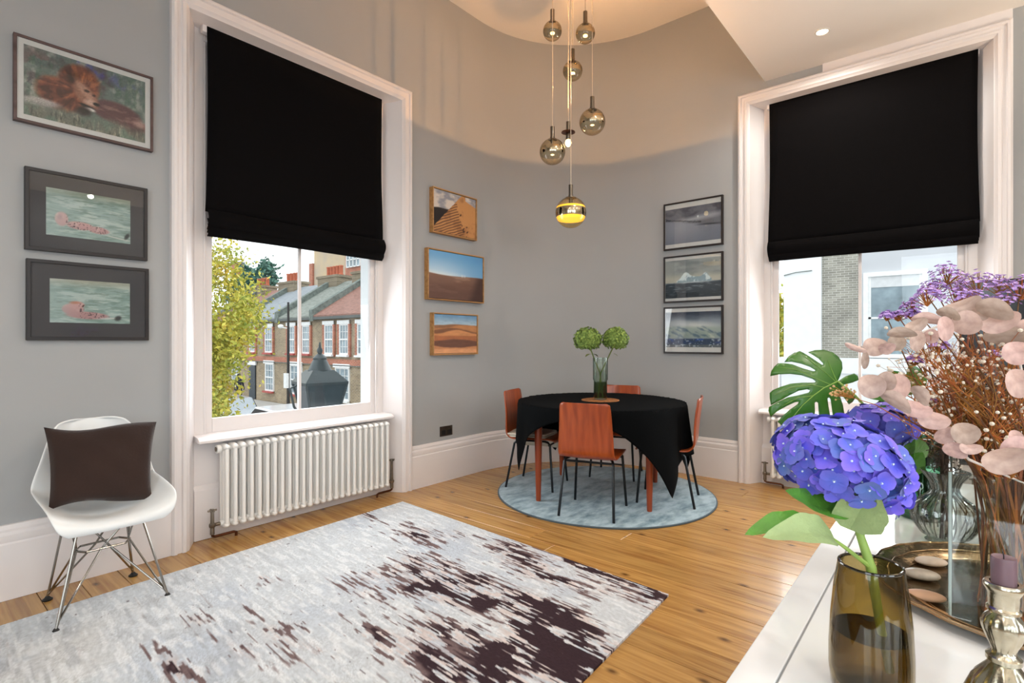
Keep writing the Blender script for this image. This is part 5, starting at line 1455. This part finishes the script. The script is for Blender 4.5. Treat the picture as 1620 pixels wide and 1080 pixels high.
# eucalyptus: round bleached leaves on three branches
def euc_leaf():
    mb = MB()
    def fn(u, v):
        a = u*2*math.pi; r = v
        x, y = r*math.cos(a)*(.92 + .10*math.cos(a)), r*math.sin(a)*.95
        return (x, y, .34*(x*x) - .22*y*y + .05*math.sin(3*a)*r*r)
    return mb.grid(fn, 20, 4, closed_u=True)
me_e = euc_leaf().mesh('leaf', smooth=True, merge=True); me_e.materials.append(M_euc)
def leaf_at(parent, zx, zy, ra, rb, rot, d, tilt, base_pt):
    """zx, zy, radii in the 3.375x crop of the photo"""
    c = P(1180 + zx/3.375, 380 + zy/3.375, d)
    s = d/FPX/3.375
    # blade plane turned and tilted as a real leaf
    view = (Vector((0, 0, CAM_H)) - c).normalized()
    xax = (RT*math.cos(rot) + Vector((0, 0, -1))*math.sin(rot)).normalized()
    nrm = (view*math.cos(tilt) + xax.cross(view)*math.sin(tilt)).normalized()
    xax = (xax - nrm*xax.dot(nrm)).normalized(); yax = nrm.cross(xax)
    ry = max(rb/ max(math.cos(tilt), .3), rb)
    m = Matrix((xax*ra*s, yax*ry*s, nrm*ra*s)).transposed().to_4x4(); m.translation = c - base_pt
    o = share('leaf', me_e, parent); o.matrix_local = m
    return c
B1 = [(580,572,60,17,.45,.2),(635,640,20,50,0,.1),(685,567,62,52,.2,.3),(750,575,34,40,.9,.6),(800,545,45,48,.4,.2),(822,495,72,28,-.2,.5),(905,455,58,34,-.2,.5),(965,420,85,28,-.12,.6),(912,535,38,58,.2,.3),(982,512,40,40,.3,.4),(1062,470,38,70,.1,.3),(1075,390,60,30,.1,.5),(1140,355,95,38,-.1,.5),(1170,440,72,68,.2,.2),(1250,370,52,62,.1,.3),(1318,365,92,52,.15,.4),(1345,440,96,54,-.15,.3),(1385,512,112,50,-.15,.4),(1448,600,76,66,.2,.3),(1490,480,70,60,.2,.3)]
B2 = [(665,778,70,68,0,.2),(742,752,52,56,.3,.3),(812,778,54,72,.1,.3),(792,852,90,38,.35,.5),(900,898,76,46,.4,.3),(930,820,64,34,.7,.5),(992,958,78,50,.35,.3),(1062,1040,44,56,.6,.3),(1165,1030,68,62,.1,.2),(1110,1120,60,40,.2,.4),(1195,1110,54,30,.3,.5)]
B3 = [(1376,1178,112,72,-.1,.2),(1450,1120,84,80,.3,.2),(1440,1060,34,50,.2,.4),(1480,1170,70,60,0,.3),(1450,760,60,80,.2,.4)]
for nm, B, d0, d1, sp, lab in ((1, B1, .86, .90, [(580, 572), (800, 548), (1000, 470), (1130, 415), (1300, 420), (1440, 520)], 'bleached pink eucalyptus branch arching over the top of the bouquet'),
                      (2, B2, .82, .86, [(665, 778), (800, 830), (930, 900), (1040, 1000), (1120, 1090), (1190, 1170)], 'bleached pink eucalyptus branch hanging low at the left of the bouquet'),
                      (3, B3, .80, .82, [(1440, 1060), (1450, 1140), (1470, 1200)], 'pale eucalyptus sprig at the lower right by the square vase rim')):
    e = empty('eucalyptus_branch', tuple(VB), 0, lab, 'branch')
    for k, (zx, zy, ra, rb, rot, tl) in enumerate(B):
        leaf_at(e, zx, zy, ra, rb, rot, d0 + (d1 - d0)*((k*7) % 5)/5.0, tl*(1 if k % 2 else -1), VB)
    pts = [P(1180 + x/3.375, 380 + y/3.375, d1 + .005) - VB for x, y in sp]
    pts += [Vector((-.04, -.02 + .03*(nm - 2), hh - .03)) if nm != 1 else Vector((.0, -.03, hh)), foot()]
    MB().tube(pts, [.0012] + [.0022]*(len(pts) - 2) + [.003], 6).build('stem', M_eucw if nm != 3 else M_straw, e, smooth=True)
# small tan berry sprig over the monstera leaf
M_berry = mat('tan_dried_berry', '#d8b080', rough=.7, var=.15, scale=80)
e = empty('dried_berry_sprig', tuple(VB), 0, 'tiny tan dried berry sprig crossing the monstera leaf', 'sprig')
pts = [foot(), Vector((-.05, .02, hh - .02)), P(1385, 640, .98) - VB, P(1325, 622, 1.0) - VB]
MB().tube(pts, [.0012, .0011, .0009, .0005], 5).build('stem', M_straw, e, smooth=True)
mb = MB(); tw = MB()
for k in range(46):
    c = P(1322 + br.uniform(-10, 32), 620 + br.gauss(0, 6), 1.0) - VB
    mb.sphere(c, br.uniform(.0016, .0026), 6, 4); tw.tube([pts[3]*.6 + pts[2]*.4, c], .0004, 3, False)
x = mb.build('berries', M_berry, e, smooth=True); x['kind'] = 'stuff'
tw.build('twigs', M_straw, e)

# ------------------------------------------------------------------ candle in a mercury-glass candlestick
M_merc = mat('mercury_glass', '#cfc9b8', rough=.22, metal=1.0, col2='#9c9580', scale=30, bump=.15, bscale=50)
cp = P(1588, 930, .62)
e = empty('candlestick', (cp.x, cp.y, ZS), 0, 'silvery ribbed mercury-glass candlestick at the bottom right corner', 'candlestick')
MB().lathe([(.0001, 0), (.044, 0), (.046, .006), (.043, .026), (.036, .052), (.028, .074), (.017, .090), (.013, .096)], 72, flute=12, famp=.05, fz=(.004, .085)).build('base', M_merc, e, smooth=True)
MB().lathe([(.013, .095), (.0165, .098), (.0165, .103), (.012, .107), (.011, .111), (.015, .120), (.0195, .133), (.0205, .140), (.018, .147), (.0135, .152), (.0125, .155)], 72, flute=12, famp=.035, fz=(.109, .15)).build('stem_knop', M_merc, e, smooth=True)
MB().lathe([(.0125, .154), (.016, .156), (.016, .159), (.0140, .161), (.0150, .176), (.0165, .179), (.0185, .183), (.0185, .187), (.0170, .189), (.0130, .189), (.0122, .170), (.0001, .170)], 48).build('candle_cup', M_merc, e, smooth=True)
M_wax = mat('mauve_candle_wax', '#6f5761', rough=.4, var=.06, sss=.1)
e = empty('candle', (cp.x, cp.y, ZS + .171), 0, 'short mauve candle stub in the candlestick', 'candle')
MB().lathe([(.0001, 0), (.0115, 0), (.0118, .045), (.0112, .0475), (.007, .0455), (.0001, .045)], 28).build('wax', M_wax, e, smooth=True)
MB().tube([(0, 0, .044), (.0005, 0, .049), (.002, .001, .053)], .0007, 6).build('wick', M_dk, e)
# ================================================================== OUTSIDE
GZ = -2.5
M_asph = mat('grey_asphalt', '#9a9da0', rough=.9, var=.08, scale=1.5)
tag(MB().box(-40, 90, 3.9, 120, GZ - .2, GZ).box(5.25, 90, -60, 3.9, GZ - .2, GZ).build('ground', M_asph), kind='structure')
tag(MB().box(12.2, 15, 3.9, 80, GZ, GZ + .12).build('pavement', mat('pale_pavement', '#b9b7b2', rough=.9, var=.06, scale=2)), kind='structure')

M_stock = brick_mat('yellow_stock_brick', '#a08e70', '#86765e', '#b5ab9b', axis='X')
M_redb = brick_mat('red_brick_dressing', '#b5694e', '#9c5640', '#bba594', axis='X')
M_stocky = brick_mat('yellow_stock_brick_side', '#8d8068', '#6f6552', '#a2988a', axis='Y')
M_wsh = mat('white_painted_joinery', '#eef0ef', rough=.6)
M_wgl = mat('dark_window_glass', '#9db0b9', rough=.08, var=.25, scale=2)
M_redsill = mat('red_painted_sill', '#b2504a', rough=.6)
M_slate = mat('grey_slate_roof', '#8f979d', rough=.7, var=.12, scale=3, stretch=(1, 1, 6), bump=.3)
M_gslate = mat('green_grey_tile_roof', '#8f968e', rough=.8, var=.22, scale=3, stretch=(1, 1, 8), bump=.5)
M_rtile = mat('red_tile_roof', '#9f7568', rough=.8, var=.22, scale=4, stretch=(1, 1, 8), bump=.5)
M_pot = mat('terracotta_pot', '#c06a4c', rough=.8, var=.12)
M_cop = mat('weathered_coping', '#7f8a84', rough=.9, var=.25, scale=6)
FXh = 15.0
def fy(px): r = ray(px); return r.y/r.x*FXh
def house_window(parent, yc, w, z0, z1, sill):
    wd = MB(); x = FXh + .02
    wd.box(x, x + .08, yc - w/2, yc - w/2 + .07, z0, z1); wd.box(x, x + .08, yc + w/2 - .07, yc + w/2, z0, z1); wd.box(x, x + .08, yc - w/2 + .07, yc + w/2 - .07, z0, z0 + .09); wd.box(x, x + .08, yc - w/2 + .07, yc + w/2 - .07, z1 - .07, z1); zm = (z0 + z1)/2; wd.box(x - .01, x + .08, yc - w/2 + .07, yc + w/2 - .07, zm - .035, zm + .035)
    for q in (-1/6, 1/6): wd.box(x + .02, x + .06, yc + q*w - .012, yc + q*w + .012, z0 + .09, z1 - .07)
    for zz in (z0 + (zm - z0)*.52, zm + (z1 - zm)*.5): wd.box(x + .02, x + .06, yc - w/2 + .07, yc + w/2 - .07, zz - .012, zz + .012)
    o = wd.build('window', M_wsh, parent)
    MB().box(x + .05, x + .055, yc - w/2 + .06, yc + w/2 - .06, z0 + .05, z1 - .05).build('pane', M_wgl, o)
    MB().box(FXh - .12, FXh + .02, yc - w/2 - .08, yc + w/2 + .08, z0 - .10, z0).build('sill', M_redsill if sill else M_wsh, o)
    MB().box(FXh - .03, FXh + .02, yc - w/2 - .12, yc + w/2 + .12, z1, z1 + .19).build('lintel', M_wsh, o)
def house(y0, y1, roof_m, label, ups, downs, doors, nump):
    e = empty('terraced_house', (0, 0, 0), 0, label, 'house', 'terraced houses across the street')
    EV, RX, RZ = 2.5, 18.6, 4.85
    MB().box(FXh + .1, FXh + 7, y0, y1, GZ, EV).build('wall', M_stock, e)
    # front skin left open behind the windows is not needed: windows stand proud in shallow reveals
    for (p, w, s) in ups:
        yc = fy(p); house_window(e, yc, w, .55, 2.10, s)
        for q in (-1, 1): MB().box(FXh, FXh + .1, yc + q*(w/2 + .08) - .08, yc + q*(w/2 + .08) + .08, .45, 2.1).build('red_brick_surround', M_redb, e)
    for (p, w, s) in downs: house_window(e, fy(p), w, -1.75, -.10, s)
    for p in doors:
        yc = fy(p); d_ = MB().box(FXh + .02, FXh + .08, yc - .42, yc + .42, GZ + .15, -.25).build('front_door', mat('dark_door_paint', '#23303a', rough=.4), e)
        MB().box(FXh - .03, FXh + .06, yc - .55, yc + .55, -.25, -.02).build('lintel', M_wsh, d_)
    MB().box(FXh + .02, FXh + .1, y0, y1, .02, .32).build('red_brick_band', M_redb, e); MB().box(FXh - .03, FXh + .1, y0, y1, -.02, .02).build('string_course', M_cop, e)
    MB().box(FXh - .18, FXh + .1, y0, y1, EV - .12, EV + .02).build('gutter', mat('dark_gutter', '#5b615f', rough=.7), e)
    MB().hexa([(FXh - .15, y0, EV), (RX, y0, RZ), (RX, y1, RZ), (FXh - .15, y1, EV)], [(FXh - .15, y0, EV + .1), (RX, y0, RZ + .1), (RX, y1, RZ + .1), (FXh - .15, y1, EV + .1)]).build('roof', roof_m, e)
    MB().hexa([(RX, y0, RZ), (FXh + 7.2, y0, EV), (FXh + 7.2, y1, EV), (RX, y1, RZ)], [(RX, y0, RZ + .1), (FXh + 7.2, y0, EV + .1), (FXh + 7.2, y1, EV + .1), (RX, y1, RZ + .1)]).build('roof', roof_m, e)
    # party-wall parapet with coping, chimney stack with pots at the far end
    pw = MB().hexa([(FXh - .2, y1 - .18, EV - .2), (RX, y1 - .18, RZ - .2), (RX, y1 + .18, RZ - .2), (FXh - .2, y1 + .18, EV - .2)], [(FXh - .2, y1 - .18, EV + .42), (RX, y1 - .18, RZ + .42), (RX, y1 + .18, RZ + .42), (FXh - .2, y1 + .18, EV + .42)]).build('party_wall', M_cop, e)
    st = MB().box(RX - .55, RX + .55, y1 - 1.1, y1 + 1.1, RZ - .5, RZ + .35).box(RX - .62, RX + .62, y1 - 1.18, y1 + 1.18, RZ + .35, RZ + .5).build('chimney_stack', M_stocky, e)
    for k in range(nump):
        yy = y1 - .7 + 1.4*k/max(1, nump - 1)
        MB().lathe([(.15, 0), (.17, .08), (.13, .12), (.13, .55), (.16, .6), (.14, .64)], 10, (RX, yy, RZ + .5)).build('chimney_pot', M_pot, st, smooth=True)
    return e
house(fy(600), fy(497), M_rtile, 'brick terraced house with a red tiled roof, right side of the window view', [(519, .82, False), (543, .82, False), (572, .82, False)], [(540, 1.25, False)], [], 5)
house(fy(497), fy(442), M_gslate, 'brick terraced house with a green-grey roof behind the lamp post', [(483, .8, True), (460, .8, True)], [(467, 1.3, True)], [], 5)
house(fy(442), fy(380), M_slate, 'brick terraced house with a slate roof beside the yellow tree', [(424, .95, True), (398, .8, True)], [(425, 1.05, True)], [398], 4)
house(fy(380), fy(335), M_rtile, 'brick terraced house mostly hidden behind the yellow tree', [(370, .9, True)], [(371, 1.0, True)], [], 3)

# taller buildings behind the terrace
M_tan = mat('cream_render_gable', '#c9b38f', rough=.9, var=.08, scale=.6, col2='#b2a595')
e = empty('gable_building', (0, 0, 0), 0, 'tall cream-rendered building rising behind the terrace', 'building')
a = on_x(497, 500, 30); b = on_x(549, 500, 30); c = on_x(575, 500, 30)
MB().box(30, 36, b.y, a.y, GZ, 12.5).build('wall', M_tan, e)
MB().box(29.8, 36, c.y - 6, b.y, GZ, 12.5).build('brick_wing', M_redb, e)
MB().box(29.8, 36, a.y, a.y + .7, GZ, 9.6).build('brick_pier', M_redb, e)
MB().hexa([(29.5, c.y - 6, 12.5), (36, c.y - 6, 12.5), (36, a.y + .3, 12.5), (29.5, a.y + .3, 12.5)], [(32.5, c.y - 6, 15), (33, c.y - 6, 15), (33, a.y - 2, 15), (32.5, a.y - 2, 15)]).build('roof', M_slate, e)
w = MB().box(29.7, 29.78, c.y + .1, b.y - .4, 8.5, 10.6).build('window', M_wgl, e)
for k in range(5):
    yy = c.y + .1 + (b.y - .5 - c.y)*k/4; MB().box(29.64, 29.72, yy - .05, yy + .05, 8.5, 10.6).build('glazing_bar', M_wsh, w)
for k in range(4): MB().box(29.64, 29.72, c.y + .1, b.y - .4, 8.48 + k*.69, 8.58 + k*.69).build('glazing_bar', M_wsh, w)
e = empty('brick_chimney', tuple(Vector((on_x(376, 430, 34).x, on_x(376, 430, 34).y, 0))), 0, 'tall square red brick chimney above the far rooftops', 'chimney')
MB().box(-.6, .6, -.75, .75, GZ, 12.6).build('stack', M_redb, e); MB().box(-.7, .7, -.85, .85, 12.6, 12.9).build('cap', M_cop, e)

# trees
def foliage(center, rad, n, size, seed, s=(1, 1, 1)):
    r = np.random.default_rng(seed)
    # clumps
    k = 46
    cl = r.normal(0, 1, (k, 3)); cl /= np.linalg.norm(cl, axis=1)[:, None]; cl *= (r.random(k)**.5)[:, None]*.85
    which = r.integers(0, k, n)
    p = cl[which] + r.normal(0, .13, (n, 3))
    p = p*np.array(s)*rad + np.array(center)
    d1 = r.normal(0, 1, (n, 3)); d1 /= np.linalg.norm(d1, axis=1)[:, None]
    d2 = np.cross(d1, r.normal(0, 1, (n, 3))); d2 /= np.linalg.norm(d2, axis=1)[:, None]
    sz = size*(.6 + .8*r.random(n))[:, None]
    vs = np.stack([p - d1*sz, p + d2*sz*.5, p + d1*sz, p - d2*sz*.5], 1).reshape(-1, 3)
    fs = np.arange(n*4).reshape(n, 4)
    mb = MB(); mb.v = [tuple(x) for x in vs.tolist()]; mb.f = [tuple(x) for x in fs.tolist()]
    return mb
def leafmat(name, cols):
    m, nt, b = newmat(name); N, L = nt.nodes, nt.links
    t = N.new('ShaderNodeTexCoord'); n = N.new('ShaderNodeTexNoise'); n.inputs['Scale'].default_value = 2.4; n.inputs['Detail'].default_value = 8; n.inputs['Roughness'].default_value = .75
    L.new(t.outputs['Object'], n.inputs['Vector'])
    r = N.new('ShaderNodeValToRGB'); els = r.color_ramp.elements
    els[0].position = .32; els[0].color = (*lin(cols[0]), 1); els[1].position = .68; els[1].color = (*lin(cols[-1]), 1)
    for i, c in enumerate(cols[1:-1]): x = els.new(.32 + .36*(i + 1)/(len(cols) - 1)); x.color = (*lin(c), 1)
    L.new(n.outputs['Fac'], r.inputs['Fac']); L.new(r.outputs['Color'], b.inputs['Base Color']); b.inputs['Roughness'].default_value = .7
    MATS[name] = m
    return m
M_bark = mat('grey_bark', '#5e5346', rough=.95, var=.2, scale=12, bump=.5)
M_ylw = leafmat('autumn_yellow_green_leaf', ['#6b8a42', '#a9b04a', '#d3c652', '#e2b24e'])
M_teal = leafmat('blue_green_leaf', ['#2f5550', '#4d7a6c', '#6f9a86'])
def tree(name, base_pt, h, rad, s, n, size, m, seed, label, c=None):
    e = empty(name, tuple(base_pt), 0, label, 'tree')
    ctr = c or (0, 0, h)
    tr = MB(); tr.tube([(0, 0, 0), (.05, .03, h*.5), (ctr[0]*.6, ctr[1]*.6, h)], [.16, .12, .06], 8)
    rr = random.Random(seed)
    tr.build('trunk', M_bark, e, smooth=True)
    bn = MB()
    for k in range(10):
        z0 = h*rr.uniform(.45, .95); bn.tube([(0, 0, z0), (rr.uniform(-.42, .42)*rad, rr.uniform(-.42, .42)*rad, z0 + rr.uniform(.1, .6)*rad)], [.05, .015], 6)
    bn.build('branches', M_bark, e)
    f = foliage(ctr, rad, n, size, seed, s).build('foliage', m, e); f['kind'] = 'stuff'
    return e
tp1 = P(352, 640, 11.5); tree('street_tree', (tp1.x - .5, tp1.y + .2, GZ), 3.5, 1.72, (1.0, 1.0, 1.6), 30000, .052, M_ylw, 31, 'yellow-green autumn tree close outside the left window')
tp2 = P(402, 470, 48); tree('round_tree', (tp2.x, tp2.y, GZ), 8.6, 2.6, (1, 1, 1), 5000, .22, M_teal, 32, 'dark blue-green tree on the skyline behind the slate roof')
tp3 = P(1237, 500, 24); tree('street_tree', (tp3.x + 3.5, tp3.y + 2.6, GZ), 4.2, 2.6, (1, 1, 1.2), 6000, .14, M_ylw, 33, 'yellow tree glimpsed at the left edge of the right window')

# street lamp close to the window
M_lamp = mat('dark_grey_lamp_paint', '#4a5457', rough=.35, metal=.3, var=.08)
lp = P(506, 640, 5.5)
e = empty('street_lamp', (lp.x, lp.y, GZ), math.radians(-10), 'dark Victorian street lamp lantern just outside the left window', 'street lamp')
zb = lp.z - GZ     # height of photo row 640
def zr(py): return CAM_H + (540 - py)/FPX*5.5 - GZ
def frus(z0, r0, z1, r1):
    return MB().hexa([(-r0, -r0, z0), (r0, -r0, z0), (r0, r0, z0), (-r0, r0, z0)], [(-r1, -r1, z1), (r1, -r1, z1), (r1, r1, z1), (-r1, r1, z1)])
frus(zr(668), .12, zr(607), .205).build('lantern_glass', mat('smoked_lantern_glass', '#3f4b50', rough=.12, var=.08), e)
for sx in (-1, 1):
    for sy in (-1, 1): MB().tube([(sx*.12, sy*.12, zr(668)), (sx*.207, sy*.207, zr(607))], .012, 6).build('lantern_bar', M_lamp, e)
frus(zr(607), .215, zr(603), .218).build('eaves_frame', M_lamp, e)
frus(zr(603), .218, zr(585), .110).build('lantern_roof', M_lamp, e)
MB().lathe([(.115, zr(589)), (.120, zr(585)), (.105, zr(581)), (.078, zr(572)), (.066, zr(569)), (.070, zr(566)), (.045, zr(562)), (.02, zr(559)), (.028, zr(556)), (.030, zr(553)), (.014, zr(549)), (.012, zr(546)), (.006, zr(541))], 20).build('finial', M_lamp, e, smooth=True)
MB().lathe([(.13, zr(672)), (.13, zr(668)), (.04, zr(680)), (.035, .6), (.08, .5), (.09, 0)][::-1], 16).build('post', M_lamp, e, smooth=True)
MB().tube([(-.05, 0, zr(690)), (-.26, 0, zr(640)), (-.30, 0, zr(612)), (-.22, 0, zr(607))], .012, 6).build('side_bracket', M_lamp, e, smooth=True)
# thin black lamp column further off
q = on_x(456, 640, 12.6)
e = empty('lamp_column', (q.x, q.y, GZ), 0, 'tall thin black lamp column in front of the terrace', 'street lamp')
MB().tube([(0, 0, 0), (0, 0, 1.0), (0, 0, 5.6)], [.10, .075, .05], 8).build('column', M_dk, e, smooth=True)
MB().box(-.16, -.04, -.14, .14, 1.5, 2.2).build('sign_plate', M_wsh, e)
MB().tube([(0, 0, 4.35), (-.05, .55, 4.4)], .02, 6).build('arm', M_wsh, e); MB().sphere((-.06, .62, 4.45), .13, 10, 8, (1, 1.2, .8)).build('lamp_head', M_wsh, e, smooth=True)

# parked cars
def car(name, x, y, m, label):
    e = empty(name, (x, y, GZ), 0, label, 'car')
    pr = [(-2.0, .45), (-2.05, .7), (-1.75, .88), (-1.05, .95), (-.55, 1.38), (.75, 1.42), (1.45, .98), (1.95, .88), (2.05, .6), (2.0, .35), (-1.95, .32)]
    MB().prism([(p[0], p[1]) for p in pr], -.82, .82, 'X').build('body', m, e, bevel=.08, bseg=2)
    gl = [(-.98, .96), (-.53, 1.34), (.70, 1.37), (1.30, .98)]
    MB().prism(gl, -.835, .835, 'X').build('side_windows', M_screen, e)
    for sy in (-1.25, 1.3):
        for sx in (-.78, .78):
            wl_ = MB().tube([(sx - .1, sy, .32), (sx + .1, sy, .32)], .32, 18).build('wheel', M_dk, e, smooth=True)
    return e
M_carw = mat('white_car_paint', '#dfe3e6', rough=.2, coat=.6, var=.02); M_cars = mat('silver_car_paint', '#9aa3aa', rough=.2, coat=.6, var=.03)
q = on_x(455, 645, 9.3); car('parked_car', 9.3, q.y, M_carw, 'white parked car below the terrace windows')
q = on_x(400, 645, 9.3); car('parked_car', 9.3, q.y + 2.4, M_cars, 'silver parked car by the yellow tree')
# pedestrian in dark clothes
q = on_x(378, 640, 12.9)
def person(loc, label):
    e = empty('person', loc, 0, label, 'person')
    me = bpy.data.meshes.new('body')
    J = [(0, 0, .92), (0, 0, 1.15), (0, 0, 1.42), (0, 0, 1.52), (0, 0, 1.66), (.10, 0, .88), (.12, .06, .48), (.12, -.02, .06), (.12, -.16, .03), (-.10, 0, .88), (-.12, -.12, .50), (-.12, .10, .08), (-.12, -.03, .04), (.19, 0, 1.40), (.25, .04, 1.12), (.24, -.10, .90), (-.19, 0, 1.40), (-.25, .06, 1.12), (-.23, -.06, .90)]
    E = [(0, 1), (1, 2), (2, 3), (3, 4), (0, 5), (5, 6), (6, 7), (7, 8), (0, 9), (9, 10), (10, 11), (11, 12), (2, 13), (13, 14), (14, 15), (2, 16), (16, 17), (17, 18)]
    R_ = [.15, .15, .14, .06, .10, .10, .07, .05, .045, .10, .07, .05, .045, .075, .055, .045, .075, .055, .045]
    me.from_pydata(J, E, []); me.materials.append(mat('navy_clothing', '#262c3d', rough=.9, var=.1))
    o = bpy.data.objects.new('body', me); C.objects.link(o); o.parent = e
    md = o.modifiers.new('skin', 'SKIN')
    for i, r in enumerate(R_): me.skin_vertices[0].data[i].radius = (r, r*.8)
    me.skin_vertices[0].data[0].use_root = True
    o.modifiers.new('sub', 'SUBSURF').levels = 1
    MB().sphere((0, .01, 1.70), .105, 12, 8, (.95, 1.05, 1.1)).build('hair', mat('dark_hair', '#2a221e', rough=.8), e, smooth=True)
    return e
person((q.x, q.y, GZ + .12), 'person in dark clothes walking past the terrace')

# ------------------------------------------------------------------ white building opposite the right window
FX2 = 20.0
def y2(px): r = ray(px); return r.y/r.x*FX2
def z2(px, py): r = ray(px); return CAM_H + (540 - py)/FPX*FX2/r.x
e = empty('corner_building', (0, 0, 0), 0, 'white-rendered building with a brick panel opposite the right window', 'building')
M_pale = brick_mat('pale_grey_brick', '#a5a296', '#8b897f', '#c4c2ba', axis='X')
M_grend = mat('grey_painted_render', '#c9ccd0', rough=.9, var=.05, scale=1)
yA, yB, yC_, yD = y2(1240), y2(1299), y2(1362), y2(1640)
MB().box(FX2, FX2 + 5, yB, yA, GZ, 4.5).build('pilaster', M_render, e)
MB().box(FX2 + .15, FX2 + 5, yC_, yB, GZ, 4.5).build('brick_panel', M_pale, e)
MB().box(FX2 + .05, FX2 + 5, yD - 3, yC_, GZ, 4.5).build('render_wall', M_grend, e)
zt, zb2 = z2(1420, 428), z2(1420, 560)
ya, yb = y2(1366), y2(1468)
wf = MB(); wf.box(FX2 - .06, FX2 + .06, yb, yb + .13, zb2, zt); wf.box(FX2 - .06, FX2 + .06, ya - .13, ya, zb2, zt); wf.box(FX2 - .06, FX2 + .06, yb + .13, ya - .13, zt - .14, zt); wf.box(FX2 - .08, FX2 + .06, yb - .05, ya + .05, zb2 - .12, zb2)
wo = wf.build('window_surround', M_wsh, e)
MB().box(FX2 + .02, FX2 + .05, yb + .13, ya - .13, zb2, zt - .14).build('pane', M_wgl, wo)
sf = MB(); zm = z2(1420, 502)
sf.box(FX2 - .01, FX2 + .05, yb + .13, ya - .13, zm - .03, zm + .03); sf.box(FX2 - .01, FX2 + .05, yb + .13, yb + .20, zb2, zt - .14); sf.box(FX2 - .01, FX2 + .05, ya - .20, ya - .13, zb2, zt - .14)
sf.build('sash_bars', M_wsh, wo)
MB().box(FX2 + .0, FX2 + .02, yb + .2, ya - .2, zt - .48, zt - .14).build('pale_blind', mat('pale_roller_blind', '#d9dcdd', rough=.9), wo)
MB().box(FX2 - .18, FX2 + .2, yD - 3, yA + .1, z2(1330, 590), z2(1330, 566)).build('ledge', M_render, e)
MB().box(FX2 - .10, FX2 + .1, yD - 3, yA + .05, GZ, z2(1330, 590)).build('plinth_wall', M_render, e)
MB().tube([(FX2 - .03, y2(1240), z2(1240, 436)), (FX2 - .05, y2(1260), z2(1260, 431)), (FX2 - .03, y2(1285), z2(1285, 428))], .015, 6).build('cable', M_cop, e)
